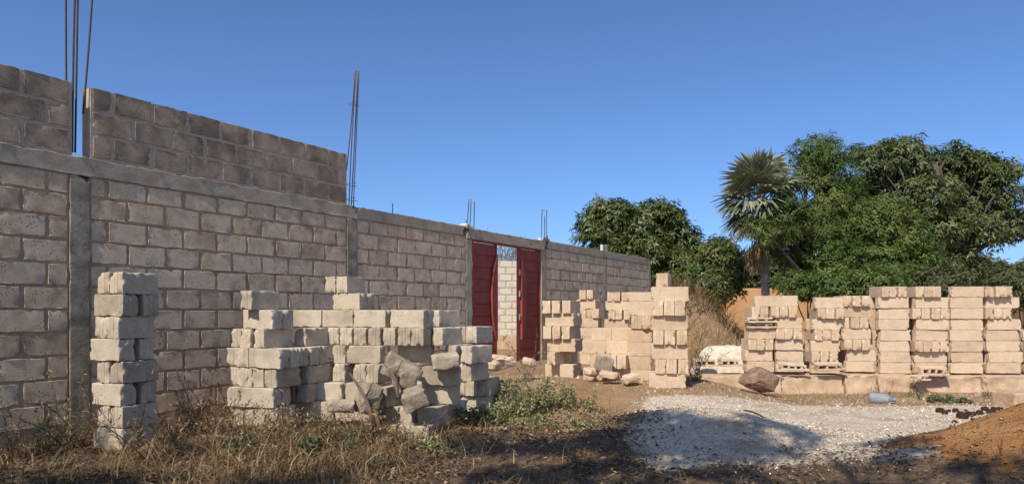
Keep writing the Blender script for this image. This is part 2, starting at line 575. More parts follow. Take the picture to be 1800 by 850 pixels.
# ------------------------------------------------------------------ long block wall
def wall_blocks(mb, s0, s1, z0, z1, first, pitch, thick, yfront, gap=.036, off=0, seg=.05, r=.004, amp=.0013):
    """one course of blocks; local x along wall, y out of wall (front at yfront)"""
    s = s0
    nxt = first
    k = 0
    while s < s1 - .02:
        e = min(nxt, s1)
        if e - s > .06:
            w = e - s - gap
            hgt = z1 - z0 - gap * .8
            v, f = rough_box(w, thick, hgt, r, amp, seed=off * 131 + k * 7 + int(s * 10), seg=seg, chips=5, edgek=8)
            a = R.uniform(-.006, .006)
            v[:, 0] += s + w / 2 + gap / 2 + a
            v[:, 1] += yfront - thick / 2 + R.uniform(-.002, .002)
            v[:, 2] += z0 + gap * .4 + R.uniform(-.004, .004)
            mb.add(v, f)
        s = e; nxt = s + pitch; k += 1


PITCH = .43
TH = .17
JOINTS = [2.404 - .2255 * k for k in range(11)]


def wall_section(s0, s1, phase, far=False):
    """courses under the ring beam"""
    mb = MB()
    tops = [2.60] + JOINTS
    for k in range(len(tops) - 1):
        ph = phase + (PITCH / 2 if k % 2 else 0)
        first = s0 + ((ph - s0) % PITCH)
        if first - s0 < .07: first += PITCH
        wall_blocks(mb, s0, s1, tops[k + 1], tops[k], first, PITCH, TH, .0, off=k + int(abs(s0) * 31), seg=.06 if far else .045)
    return mb


wall = empty('block_wall', (W0.x, W0.y, 0), (0, 0, WROT))
# in the wall's own frame x runs along it and -y points out to the plot
WALLM = Matrix.Rotation(0, 4, 'Z')


def flip(mb):
    for v in mb.v:
        v[:, 1] *= -1
    mb.f = [q[::-1] for q in mb.f]
    return mb


tag(wall, 'long grey block boundary wall with ring beam, tall left part and red gate', 'wall')
cols = [.60, 4.40, 7.36, 10.14, 13.35, 16.45]
CW = .20
SG = [(-7.0, .60, .394), (.80, 4.40, .97), (4.60, 7.36, 4.86), (10.34, 13.35, 10.6), (13.53, 16.45, 13.8)]
for i, (a, b_, ph) in enumerate(SG):
    mb = flip(wall_section(a, b_, ph, far=i > 2))
    obj('blockwork', mb.mesh('blockwork', M_WALLB, True, 30), wall)
    m2 = MB()
    m2.box(a, b_, .0062, TH - .014, -.3, 2.602)
    obj('mortar', m2.mesh('mortar', M_MORTAR), wall)
# raised part: three more courses
for (a, b_, ph0) in ((-7.0, .63, .183), (.81, 4.40, 1.03)):
    mb = MB()
    for k in range(3):
        ph = ph0 + (0 if k % 2 == 0 else PITCH / 2)
        first = a + ((ph - a) % PITCH)
        if first - a < .1: first += PITCH
        wall_blocks(mb, a, b_, 3.51 - .237 * (k + 1), 3.51 - .237 * k + (0 if k else .012), first, PITCH, TH, 0, gap=.042, off=60 + k + int(abs(a)), seg=.04)
    flip(mb)
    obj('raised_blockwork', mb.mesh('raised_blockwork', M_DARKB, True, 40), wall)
    m2 = MB(); m2.box(a, b_, .0065, TH - .008, 2.79, 3.50)
    obj('pale_mortar', m2.mesh('pale_mortar', M_MORTAR2), wall)


def cast(lx, ly, lz, seed, amp=.008, seg=.06, r=.012):
    return rough_box(lx, ly, lz, .007, amp * .45, seed, seg, chips=14)


def cast_part(name, s0, s1, y0, y1, z0, z1, m, seed, amp=.008, seg=.07):
    v, f = cast(s1 - s0, y1 - y0, z1 - z0, seed, amp, seg)
    v[:, 0] += (s0 + s1) / 2; v[:, 1] += (y0 + y1) / 2; v[:, 2] += z0
    me = mesh_np(name, v, f, [m], True)
    me.set_sharp_from_angle(angle=math.radians(40))
    return obj(name, me, wall)


cast_part('ring_beam', -7.0, 4.58, -.006, TH + .01, 2.605, 2.785, M_BEAM, 5, .014)
cast_part('ring_beam', 4.585, 7.34, -.006, TH + .01, 2.604, 2.775, M_BEAM, 6, .012)
cast_part('ring_beam', 10.36, 16.62, -.006, TH + .01, 2.604, 2.775, M_BEAM, 7, .010, .1)
cast_part('gate_lintel', 7.38, 10.30, -.014, TH + .012, 2.565, 2.752, M_BEAM, 8, .012)
for i, s in enumerate(cols):
    w = CW if i != 4 else .16
    cast_part('column', s + .003, s + w - .003, -.003 if i not in (0, 1) else -.007, TH + .014, -.3, 2.60, M_COL if i < 2 else M_BEAM, 20 + i, .010, .06)

# reinforcement bars left standing out of the columns
def bar(p0, p1, r=.006, name='reinforcement_bar', bend=0.0, parent=wall):
    p0 = Vector(p0); p1 = Vector(p1)
    mb = MB()
    pts = [p0.lerp(p1, t) + Vector((bend * math.sin(t * 3.1), bend * .5 * math.sin(t * 2.2), 0)) for t in np.linspace(0, 1, 9)]
    inv = wall.matrix_basis.inverted() if parent is wall else Matrix.Identity(4)
    mb.tube([inv @ p for p in pts], r, 6)
    return obj(name, mb.mesh(name, M_REBAR, True), parent)


wall.matrix_basis  # transforms set through loc/rot
wall_inv = (Matrix.Translation((W0.x, W0.y, 0)) @ Matrix.Rotation(WROT, 4, 'Z')).inverted()


def wbar(x0, y0, x1, y1, Y0, Y1=None, r=.0085, bend=0.0):
    Y1 = Y1 or Y0
    a = at(x0, y0, Y0); b_ = at(x1, y1, Y1)
    mb = MB()
    pts = [a.lerp(b_, t) + Vector((bend * math.sin(t * 3.1), 0, 0)) for t in np.linspace(0, 1, 9)]
    mb.tube([wall_inv @ p for p in pts], r, 6)
    return obj('reinforcement_bar', mb.mesh('reinforcement_bar', M_REBAR, True), wall)


def tie(cx, cy, Y, w=.10, r=.003):
    c = wall_inv @ at(cx, cy, Y)
    mb = MB()
    h = w / 2
    q = [(-h, -h), (h, -h), (h, h), (-h, h), (-h, -h), (h * .2, -h * 1.3)]
    mb.tube([c + Vector((a, b_, .01 * i)) for i, (a, b_) in enumerate(q)], r, 5)
    return obj('stirrup', mb.mesh('stirrup', M_REBAR, True), wall)


wbar(116.5, 175, 115, -120, 7.12, r=.010)
wbar(127, 268, 135.5, -120, 7.16, r=.010, bend=-.01)
wbar(132, 268, 138.5, -120, 7.24, r=.010)
wbar(146, 200, 168, -120, 7.20, r=.010, bend=.012)
wbar(609, 300, 624.5, 125, 10.38, bend=.008)
wbar(613, 372, 626, 124, 10.36, bend=-.01)
wbar(617, 372, 629.5, 126, 10.45)
wbar(621, 366, 631, 125, 10.38)
tie(622, 187, 10.4, .11); tie(618, 328, 10.4, .12); tie(618, 354, 10.4, .12)
wbar(690, 380, 690, 357, 11.2)
wbar(821, 405, 824, 351, 12.95); wbar(826, 405, 828, 350, 13.0); wbar(833, 405, 834, 353, 13.1); wbar(829, 421, 818.5, 386, 12.85)
wbar(951, 430, 953, 368, 15.2); wbar(957, 430, 957.5, 380, 15.3); wbar(960.5, 432, 961, 370, 15.25); wbar(963, 430, 962, 414, 15.3)
tie(957, 372, 15.25, .10)
wbar(1135, 458, 1135.5, 428, 20.4); wbar(1140, 458, 1139.5, 427, 20.5)
p = wall_inv @ at(1062, 434, 18.1)
mbp = MB(); mbp.box(p.x - .17, p.x - .11, .02, .09, 2.77, 2.93); mbp.box(p.x - .11, p.x + .06, .02, .09, 2.87, 2.93); mbp.box(p.x + .06, p.x + .12, .02, .09, 2.77, 2.94)
M_WHITEC = mat_simple('pale_plaster', [(.3, (.5, .46, .40)), (.7, (.65, .6, .52))], 8, 60, .6)
obj('plaster_stub', mbp.mesh('plaster_stub', M_WHITEC), wall)
# bright lime smear on top of the gate post
v, f = rough_box(.30, .16, .07, .02, .018, 77, .03)
v[:, 0] += 10.38; v[:, 1] += .08; v[:, 2] += 2.765
obj('mortar_lump', mesh_np('mortar_lump', v, f, [M_WHITEC], True), wall)
v, f = rough_box(.20, .17, .08, .02, .018, 78, .03)
v[:, 0] += 7.43; v[:, 1] += .05; v[:, 2] += 2.745
obj('mortar_lump', mesh_np('mortar_lump', v, f, [M_WHITEC], True), wall)

# ------------------------------------------------------------------ red gate
gate = empty('metal_gate', (W0.x, W0.y, 0), (0, 0, WROT))
tag(gate, 'dark red sheet metal gate standing open between its two leaves', 'gate')


def leaf(s0, s1, inner_right, z0=.27, z1=2.53):
    lf = MB()
    yb, yf = .075, .05
    n = 10
    hz = (z1 - z0) / n
    for k in range(n):
        lf.box(s0 + .012, s1 - .012, yf, yb, z0 + hz * k + .007, z0 + hz * (k + 1) - .007)
    g = obj('leaf', lf.mesh('leaf', M_RED), gate)
    bk = MB(); bk.box(s0 + .02, s1 - .02, yb - .012, yb + .02, z0 + .01, z1 - .01)
    obj('back_frame', bk.mesh('back_frame', M_RED), g)
    st = MB()
    for a in (s0, s1 - .04):
        st.box(a, a + .04, yf - .012, yb + .03, z0 - .01, z1 + .005)
    obj('stile', st.mesh('stile', M_RED), g)
    # bowed stiffening plate on the inner edge
    bw = MB()
    zc, hh = 1.52, .82
    edge = s1 - .042 if inner_right else s0 + .042
    sg = -1 if inner_right else 1
    pts = []
    m_ = 15
    for i in range(m_ + 1):
        t = i / m_ * 2 - 1
        pts.append((edge + sg * .19 * (1 - t * t) ** .8, zc + t * hh))
    v = []
    for (sx, z) in pts:
        v += [(edge, yf - .010, z), (sx, yf - .010, z), (sx, yf - .055 - .002, z), (edge, yf - .055 - .002, z)]
    f = []
    for i in range(m_):
        a = i * 4; b_ = a + 4
        for q in range(4):
            q2 = (q + 1) % 4
            f.append((a + q, a + q2, b_ + q2, b_ + q))
    bw.add(v, f)
    obj('bowed_plate', bw.mesh('bowed_plate', M_RED), g)
    return g


g1 = leaf(7.62, 8.46, True)
g2 = leaf(9.29, 10.10, False)
for z in (1.15, 2.05, 1.62):
    mb = MB(); mb.tube([(9.275, .02, z - .06), (9.275, .02, z + .06)], .016, 8)
    obj('hinge', mb.mesh('hinge', M_COL), g2)
fr = MB()
fr.box(7.57, 7.615, .02, .10, .2, 2.555); fr.box(10.105, 10.15, .02, .10, .2, 2.555); fr.box(7.57, 10.15, .03, .09, 2.535, 2.563)
obj('gate_frame', fr.mesh('gate_frame', M_RED), gate)

# ------------------------------------------------------------------ inner wall seen through the gate
inner = empty('block_wall', (-3.2, 23.6, 0), (0, 0, math.radians(1.5)))
tag(inner, 'sunlit cream block wall seen through the open gate', 'wall')
mb = MB()
for k in range(13):
    top = 2.94 - .2255 * k
    wall_blocks(mb, 0, 6.6, top - .2255, top, .2 + (.215 if k % 2 else 0), PITCH, TH, 0, off=300 + k, seg=.1, r=.008, amp=.0015)
flip(mb)
obj('blockwork', mb.mesh('blockwork', M_INNER, True, 40), inner)
m2 = MB(); m2.box(0, 6.6, .010, TH - .01, -.3, 2.92)
obj('mortar', m2.mesh('mortar', mat_simple('cream_mortar', [(.3, (.34, .27, .2)), (.7, (.45, .37, .28))], 5, 80, .6)), inner)
m2 = MB(); m2.box(1.6, 4.4, -.55, -.02, -.3, .50)
obj('footing', m2.mesh('footing', M_SANDC), inner)

# ------------------------------------------------------------------ loose blocks
VARS = {}


def block_meshes(kind):
    if kind in VARS: return VARS[kind]
    out = []
    for k in range(9):
        if kind == 'grey':
            v, f = rough_box(.40, .15, .198, .007, .0032, 400 + k, .026, groove=.005, chips=14); m = M_GREY
        elif kind == 'tan':
            v, f = rough_box(.50, .14, .198, .004, .0022, 500 + k, .03, groove=.006, chips=10); m = M_TAN
        elif kind == 'half':
            v, f = rough_box(.30, .165, .20, .007, .003, 540 + k, .032, groove=.006, chips=6); m = M_TAN
        me = mesh_np(kind + '_block', v, f, [m], True)
        me.set_sharp_from_angle(angle=math.radians(32))
        out.append(me)
    VARS[kind] = out
    return out


ORD = ['', 'first', 'second', 'third', 'fourth', 'fifth', 'sixth', 'seventh', 'eighth', 'ninth', 'tenth', 'eleventh', 'twelfth', 'thirteenth', 'fourteenth', 'fifteenth', 'sixteenth', 'seventeenth', 'eighteenth', 'nineteenth', 'twentieth']
REG = []      # every loose block with where it belongs, for the labels


def put_block(P, alpha, typ, zb, kind, L, W, H, stack, level, front=True, colour='tan', tilt=0):
    """P: near lower corner (x,y); a: away direction, b: right direction"""
    al = math.radians(alpha)
    a = Vector((math.cos(al), math.sin(al))); b = Vector((math.sin(al), -math.cos(al)))
    la, lb = (L, W) if typ == 'L' else (W, L)
    c = P + a * (la / 2) - b * (lb / 2)
    rot = math.atan2(a.y, a.x) if typ == 'L' else math.atan2(b.y, b.x)
    rot += math.radians(rnd.uniform(-1.6, 1.6))
    if rnd.random() < .5: rot += math.pi
    me = rnd.choice(block_meshes(kind))
    bl, bw = (.40, .15) if kind == 'grey' else ((.50, .14) if kind == 'tan' else (.30, .165))
    o = obj('concrete_block', me, None, (c.x, c.y, zb), (math.radians(tilt), 0, rot), (L / bl, W / bw, H / .2))
    ppx = 900 + 1265 * c.x / c.y
    REG.append(dict(o=o, stack=stack, level=level, px=ppx, typ=typ, front=front, colour=colour, Y=c.y))
    return o


def run(stack, level, zb, alpha, Z0, items, kind='grey', L=.40, W=.15, H=.2, colour='grey'):
    """items right to left: (typ, near-corner px, copies behind)"""
    al = math.radians(alpha)
    a = Vector((math.cos(al), math.sin(al))); b = Vector((math.sin(al), -math.cos(al)))
    u0 = (items[0][1] - 900) / 1265.0
    P0 = Vector((u0 * Z0, Z0)); t_prev = 0; need = 0
    for i, it in enumerate(items):
        typ, px = it[0], it[1]
        n = it[2] if len(it) > 2 else 1
        u = (px - 900) / 1265.0
        # P0 - b t on ray u:  P0.x - b.x t = u (P0.y - b.y t)
        t = (P0.x - u * P0.y) / (b.x - u * b.y)
        if i: t = max(t, need + (.004 if kind == 'grey' or typ == 'C' else rnd.choice([.004, .008, .02])))
        P = P0 - b * t
        la, lb = (L, W) if typ == 'L' else (W, L)
        jit = rnd.uniform(0, .012) if kind == 'grey' or typ == 'C' else rnd.uniform(-.025, .03)
        for c in range(n):
            step = (la + .015) if n < 3 or typ == 'L' else (la + .012)
            if n == 2 and typ == 'C' and L > .45: step = L - W
            put_block(P + a * (jit + c * step), alpha, typ, zb, kind, L, W, H, stack, level, c == 0, colour)
        need = t + lb


# --- lone grey stack by the left wall
S = 'lone_stack'
z = .0
NP = (213.5, 6.46)
for k in range(8):
    zb = .0 + .202 * k
    dx = [2, 1, -2, 0, -4, -5, 3, 0][k]
    if k % 2 == 1:
        run(S, k, zb, 68, NP[1], [('L', NP[0] + dx), ('L', NP[0] - 22 + dx)], W=.155)
    else:
        al = math.radians(68)
        u = (NP[0] + dx - 900) / 1265
        P = Vector((u * NP[1], NP[1]))
        a = Vector((math.cos(al), math.sin(al)))
        put_block(P + a * 0, 68, 'C', zb, 'grey', .37, .165, .2, S, k, True, 'grey')
        put_block(P + a * .225, 68, 'C', zb, 'grey', .37, .165, .2, S, k, False, 'grey')

# --- long grey pile in front of the wall
S = 'grey_pile'
def lev(k): return .075 + .2 * k
run(S, 7, lev(7), 68, 8.55, [('L', 608.6), ('L', 589)])
run(S, 6, lev(6), 66, 8.50, [('C', 632, 2)])
run(S, 5, lev(5), 74, 8.0, [('C', 744, 2), ('C', 677, 2), ('C', 620, 2), ('C', 564, 1)])
run(S, 5, lev(5), 58, 8.55, [('L', 772)])
run(S, 5, lev(5), 66, 7.45, [('C', 479, 2)])
run(S, 6, lev(6), 66, 7.42, [('L', 441)])
run(S, 4, lev(4), 76, 7.95, [('L', 744), ('L', 720), ('L', 695), ('L', 668), ('L', 643), ('L', 618), ('L', 594)])
run(S, 4, lev(4), 68, 7.85, [('L', 537)])
run(S, 4, lev(4), 62, 7.45, [('L', 463.5), ('L', 440), ('L', 422)])
run(S, 4, lev(4), 58, 8.1, [('L', 776)])
run(S, 4, lev(4), 60, 8.6, [('L', 836), ('L', 818)])
run(S, 3, lev(3), 68, 7.3, [('C', 492, 5), ('L', 442), ('L', 424)])
run(S, 3, lev(3), 78, 8.0, [('C', 668, 1), ('L', 606)])
run(S, 3, lev(3), 78, 8.2, [('C', 757, 1)])
run(S, 3, lev(3), 62, 8.15, [('L', 800)])
run(S, 3, lev(3), 58, 7.95, [('L', 829)])
run(S, 2, lev(2), 68, 7.33, [('L', 484), ('L', 464), ('L', 444), ('L', 422)])
run(S, 2, lev(2), 74, 8.0, [('L', 606), ('L', 575), ('L', 552)])
run(S, 2, lev(2), 72, 7.8, [('L', 664), ('L', 641)])
run(S, 2, lev(2), 66, 7.75, [('L', 541), ('L', 519)])
run(S, 2, lev(2), 84, 7.55, [('C', 807, 1)])
run(S, 2, lev(2), 78, 8.05, [('C', 735, 1)])
run(S, 2, lev(2), 60, 8.0, [('L', 826)])
run(S, 1, lev(1), 74, 7.3, [('C', 480, 2), ('L', 424)])
run(S, 1, lev(1), 70, 7.75, [('L', 540), ('L', 516)])
run(S, 1, lev(1), 80, 7.8, [('C', 668, 1), ('C', 600, 1)])
run(S, 1, lev(1), 66, 7.35, [('L', 679)])
run(S, 1, lev(1), 80, 7.6, [('C', 803, 1), ('L', 742)])
run(S, 1, lev(1), 76, 8.3, [('L', 862), ('L', 843), ('L', 826)])
run(S, 0, lev(0), 72, 7.3, [('C', 487, 2), ('L', 425)])
run(S, 0, lev(0), 78, 7.7, [('C', 650, 1), ('C', 585, 1), ('C', 545, 1)])
run(S, 0, lev(0), 66, 7.25, [('L', 755), ('L', 724), ('L', 700)])
run(S, 0, lev(0), 76, 7.95, [('C', 815, 1)])
run(S, 0, lev(0), 76, 8.35, [('C', 862, 1)])
run(S, -1, -.055, 74, 6.95, [('C', 752, 1)], W=.2)

# --- tan stacks in the middle
def tan(stack, level, zb, alpha, Z0, items, L=.5, W=.14, H=.2):
    if items[0][0] == 'L': Z0 -= rnd.uniform(.03, .075)
    run(stack, level, zb, alpha, Z0, items, 'tan', L, W, H, 'tan')


S = 'gate_stack'
t0 = 1.43
for k, (al, it) in enumerate([(64, [('L', 1001), ('L', 984), ('L', 970)]), (66, [('C', 1008, 3)]), (64, [('L', 1001), ('L', 986), ('L', 971)]),
                              (66, [('C', 1011, 3)]), (66, [('L', 976)]), (68, [('C', 1008, 3)])]):
    tan(S, 6 - k, t0 - .2 * (k + 1), al, 11.2, it, L=.47, W=.135)
tan(S, 2, t0 - 1.0, 66, 11.55, [('L', 1004)], L=.3, W=.135)
S = 'narrow_stack'
for k, (al, it) in enumerate([(68, [('L', 1042), ('L', 1029)]), (68, [('C', 1046, 3)]), (68, [('L', 1053), ('L', 1041), ('L', 1030)]), (74, [('C', 1051, 3)]),
                              (72, [('C', 1051, 3)]), (72, [('C', 1050, 3)]), (72, [('C', 1052, 3)]), (72, [('C', 1053, 3)])]):
    tan(S, 8 - k, 1.676 - .18 * (k + 1), al, 13.9, it, L=.38, W=.125, H=.18)
S = 'back_stack'
for k, (al, it) in enumerate([(80, [('C', 1147, 1), ('L', 1105), ('L', 1094), ('L', 1082)]), (80, [('C', 1150), ('C', 1109.6, 2)]), (80, [('L', 1108), ('L', 1093), ('L', 1081)]),
                              (80, [('C', 1105, 2)]), (80, [('C', 1112, 2)]), (80, [('C', 1108, 2)]), (80, [('C', 1110, 2)]), (80, [('C', 1106, 2)])]):
    tan(S, 8 - k, 1.64 - .178 * (k + 1), al, 14.0, it, L=.47, W=.125, H=.178)
S = 'inner_stack'
for k, (al, it) in enumerate([(80, [('C', 1149, 1)]), (78, [('L', 1146), ('L', 1128)]), (80, [('C', 1147, 1)]), (80, [('C', 1147, 1)]), (80, [('C', 1145, 1)]), (80, [('C', 1146, 1)])]):
    tan(S, 6 - k, 1.40 - .2 * (k + 1), al, 10.6, it, L=.36 if it[0][0] == 'C' else .45, W=.15)
tan(S, 2, .42, 72, 10.55, [('L', 1101), ('L', 1084)], L=.4, W=.13)
tan(S, 1, .22, 80, 10.6, [('C', 1104), ('C', 1070)], L=.33, W=.2)
tan(S, 3, .62, 80, 10.85, [('C', 1108), ('C', 1084)], L=.36, W=.16)
tan(S, 4, .82, 80, 10.95, [('C', 1110), ('C', 1088)], L=.3, W=.16, H=.19)
tan(S, 2, .42, 78, 10.9, [('C', 1072)], L=.3, W=.16)
S = 'tall_stack'
tt = [(72, [('L', 1174)]), (80, [('C', 1210.5, 2)]), (78, [('L', 1204), ('L', 1191), ('L', 1173)]), (80, [('C', 1209, 2)]), (78, [('L', 1208), ('L', 1192.5), ('L', 1174)]),
      (80, [('C', 1209, 2)]), (78, [('L', 1210), ('L', 1192), ('L', 1173)]), (80, [('C', 1206, 2)])]
for k, (al, it) in enumerate(tt):
    if k == 0:
        run(S, 8, 1.60, 70, 10.05, [('L', 1175)], 'half', .3, .165, .19, 'tan')
    else:
        tan(S, 8 - k, 1.60 - .2 * k, al, 9.9, it)

# --- row of tan stacks at the right
RS = {
    'r1': (1.525, .48, [[('C', 1374, 1)], [('L', 1350), ('L', 1336)], 'H', [('C', 1363.5, 2)], [('L', 1361), ('L', 1346.5), ('L', 1333)], [('C', 1359, 2)], [('C', 1360, 2)]]),
    'r2': (1.525, .48, [[('S', 1403)], [('L', 1402), ('L', 1388), ('L', 1374)], [('C', 1411, 2)], [('L', 1411), ('L', 1396.5), ('L', 1382)], [('C', 1411, 2)], [('C', 1413, 2)], [('C', 1413, 2)]]),
    'r3': (1.50, .50, [[('C', 1483, 1)], [('L', 1484), ('L', 1468), ('L', 1454)], [('C', 1480, 2)], [('L', 1477), ('L', 1463), ('L', 1449)], [('C', 1478, 2)], [('L', 1475), ('L', 1461), ('L', 1447)], [('C', 1477, 2)]]),
    'r4': (1.525, .50, [[('L', 1528), ('L', 1513.5), ('L', 1499.5)], [('C', 1532, 2)], [('L', 1527), ('L', 1512.5), ('L', 1498.5)], [('C', 1532, 2)], [('L', 1529), ('L', 1514.5), ('L', 1500)], [('C', 1539, 2)], [('C', 1537, 2)]]),
    'r5': (1.68, .53, [[('L', 1594), ('L', 1580), ('L', 1565)], [('C', 1599, 2)], [('C', 1600, 2)], [('C', 1599, 2)], [('C', 1600, 2)], [('C', 1600, 2)], [('C', 1601, 2)], [('C', 1601, 2)]]),
    'r6': (1.68, .56, [[('L', 1653), ('L', 1639), ('L', 1624.5)], [('C', 1666, 2)], [('L', 1668), ('L', 1653.5), ('L', 1639), ('L', 1624.5)], [('C', 1668, 2)], [('C', 1668, 2)], [('L', 1667), ('L', 1652), ('L', 1637.5), ('L', 1622)], [('C', 1664, 2)], [('C', 1664, 2)]]),
    'r7': (1.68, .55, [[('C', 1730, 1)], [('C', 1729, 2)], [('C', 1729, 2)], [('C', 1728, 2)], [('C', 1728, 2)], [('C', 1728, 2)], [('C', 1728.5, 2)], [('C', 1730, 2)]]),
    'r8': (1.68, .57, [[('L', 1781.5), ('L', 1766.5), ('L', 1749)], [('C', 1792, 2)], [('L', 1780), ('L', 1764), ('L', 1748)], [('C', 1795, 2)], [('C', 1793, 2)], [('C', 1793.5, 2)], [('C', 1797, 2)], [('C', 1796, 2)]]),
    'r9': (.96, .55, [[('C', 1856, 1)], [('C', 1857, 1)], [('C', 1860, 1)], [('C', 1860, 1)]]),
}
HR = .1815
for s, (top, L, rows) in RS.items():
    for k, it in enumerate(rows):
        zb = top - HR * (k + 1)
        if it == 'H': continue
        if it[0][0] == 'S':
            tan(s, 10 - k, zb, 86, 12.0, [('C', it[0][1])], L=.27, W=.14, H=HR)
            continue
        dj = rnd.uniform(-1.6, 1.2); it = [(q[0], q[1] + dj) + tuple(q[2:]) for q in it]
        tan(s, 10 - k, zb, 86 + rnd.uniform(-1.5, 1.5), 12.0 + rnd.uniform(-.015, .02), it, L=L - .035 if it[0][0] == 'C' else .5, W=.130, H=HR * .984)


# --- broken hollow blocks lying on their sides, cavities towards the camera
def hollow_block(L=.5, D=.2, Hh=.125, n=3, seed=0, broken=0.25):
    """a block on its side: L wide, D deep, Hh tall, with cavities open at the front"""
    rs = np.random.RandomState(seed)
    mb = MB()
    wall_t = .032
    cw = (L - wall_t * (n + 1)) / n
    parts = [(-L / 2, L / 2, -D / 2, D / 2, 0, wall_t), (-L / 2, L / 2, D / 2 - .03, D / 2 - .002, wall_t + .001, Hh - wall_t - .001)]
    parts.append((-L / 2, L / 2 - L * broken * .5, -D / 2 + .01, D / 2 - .001, Hh - wall_t, Hh))
    for k in range(n + 1):
        x = -L / 2 + k * (cw + wall_t)
        if k == n and broken > .2: continue
        parts.append((x, x + wall_t, -D / 2 + .004, D / 2 - .031, wall_t + .001, Hh - wall_t - .001))
    for i, (x0, x1, y0, y1, z0, z1) in enumerate(parts):
        v, f = rough_box(x1 - x0, y1 - y0, z1 - z0, .005, .005, seed * 10 + i, .03, chips=5)
        v += np.array([(x0 + x1) / 2, (y0 + y1) / 2, z0])
        mb.add(v, f)
    return mb


def put_hollow(px, py_base, Y, rotz, seed, label, L=.5, Hh=.12, n=3, tilt=(0, 0), mat=M_TAN, zb=None):
    p = at(px, py_base, Y)
    if zb is not None: p.z = zb
    o = obj('broken_block', hollow_block(L, .2, Hh, n, seed).mesh('broken_block', mat, True, 40), None, p, (math.radians(tilt[0]), math.radians(tilt[1]), math.radians(rotz)))
    return tag(o, label, 'broken block', 'broken hollow blocks')


zz = 1.525 - HR * 3
put_hollow(1337, 0, 12.08, -3, 3, 'lower broken hollow block sandwiched in the stack right above the boulder', .48, .088, 3, zb=zz + .002)
put_hollow(1336, 0, 12.05, 3, 4, 'upper broken hollow block sandwiched in the stack right above the boulder', .50, .088, 3, zb=zz + .0925)
put_hollow(1395, 650, 11.72, -4, 5, 'broken hollow block at the foot of the second stack behind the boulder', .44, .10, 4, (0, 3))
put_hollow(1458, 649, 11.70, 2, 6, 'broken hollow block leaning low on the third stack, beside a dark gap', .48, .11, 3, (8, -2))
put_hollow(1640, 658, 11.62, 1, 7, 'jagged hollow block at the foot of the sixth right-hand stack', .50, .13, 4, (6, 2))
put_hollow(1618, 668, 11.52, 20, 8, 'small hollow fragment left of the jagged block at the sixth stack', .25, .09, 2, (0, 0))
put_hollow(1240, 643, 12.2, 0, 9, 'reddish hollow block under the left end of the white heap', .38, .12, 2)
put_hollow(1283, 643, 12.1, 4, 10, 'reddish hollow block under the right end of the white heap', .36, .12, 3)


# --- sand-covered mortar beds under the right-hand stacks
def bed(px0, px1, z1, label, Y0=11.72, Y1=12.75, seed=0, z0=-.25):
    x0 = (px0 - 900) / 1265 * Y0; x1 = (px1 - 900) / 1265 * Y0
    v, f = rough_box(x1 - x0, Y1 - Y0, z1 - z0, .014, .010, seed, .04, chips=16)
    v[:, 2] += np.where(v[:, 2] > (z1 - z0) * .6, 0, 0)
    v[:, 1] += .03 * fbm(v * np.array([6, 1, 12]) + seed, seed, 4) * (v[:, 1] < 0)
    v += np.array([(x0 + x1) / 2, (Y0 + Y1) / 2, z0])
    # front slopes out at the bottom
    t = np.clip((z1 - v[:, 2]) / (z1 - z0), 0, 1)
    v[:, 1] -= np.where(v[:, 1] < (Y0 + Y1) / 2, t ** 2 * .22 + .02 * vnoise(v * 7, seed), 0)
    return tag(obj('sand_bed', mesh_np('sand_bed', v, f, [M_SANDC], True)), label, 'sand bed', 'sand-covered beds under the stacks')


for i, (a, b_, z1, lb) in enumerate([(1222, 1372, .205, 'sandy bed running left from under the boulder stack, end nearest the tall middle stack'), (1374, 1482, .20, 'sandy bed under the second and third stacks right of the boulder'),
                                 (1485, 1541, .225, 'sandy bed under the fourth right-hand stack, narrow and pale'), (1544, 1607, .222, 'sandy bed under the fifth right-hand stack, with dry stalks before it'),
                                 (1609, 1726, .20, 'wide sandy bed sloping under the sixth and seventh right-hand stacks'), (1729, 1900, .20, 'sandy bed at the right edge under the last stacks')]):
    bed(a, b_, z1, lb, seed=600 + i)

# labels for every loose block
NAMES = {'lone_stack': ('lone grey stack at left', 'blocks of the lone grey stack'), 'grey_pile': ('long grey pile', 'blocks of the long grey pile'),
         'gate_stack': ('tan stack beside the gate', 'blocks of the tan stacks'), 'narrow_stack': ('narrow stack near the gate', 'blocks of the tan stacks'),
         'back_stack': ('rear middle tan stack', 'blocks of the tan stacks'), 'inner_stack': ('stack touching the tallest one', 'blocks of the tan stacks'),
         'tall_stack': ('tallest middle stack', 'blocks of the tan stacks'),
         'r1': ('stack behind the boulder', ''), 'r2': ('second stack right of boulder', ''), 'r3': ('third stack right of boulder', ''), 'r4': ('fourth stack right of boulder', ''),
         'r5': ('fifth right-hand stack', ''), 'r6': ('sixth right-hand stack', ''), 'r7': ('seventh right-hand stack', ''), 'r8': ('eighth right-hand stack', ''), 'r9': ('stack cut by right edge', '')}
groups = {}
for r_ in REG:
    groups.setdefault(r_['stack'], {}).setdefault(r_['level'], []).append(r_)
for st, levels in groups.items():
    nm, gp = NAMES[st]
    for ci, lv in enumerate(sorted(levels, reverse=True)):
        for front in (True, False):
            L_ = sorted([q for q in levels[lv] if q['front'] == front], key=lambda q: (round(q['px'], 1), q['Y']))
            for i, q in enumerate(L_):
                tone = q['colour']
                ori = 'end-on' if q['typ'] == 'L' else 'lengthwise'
                pos = '' if len(L_) == 1 else ORD[min(i + 1, 20)] + ' from left'
                w = f"{tone} {ori} block, {'' if front else 'rear row, '}{pos + ', ' if pos else ''}{ORD[ci + 1]} course down, {nm}"
                tag(q['o'], w, 'block', gp or 'blocks of the right-hand stacks')

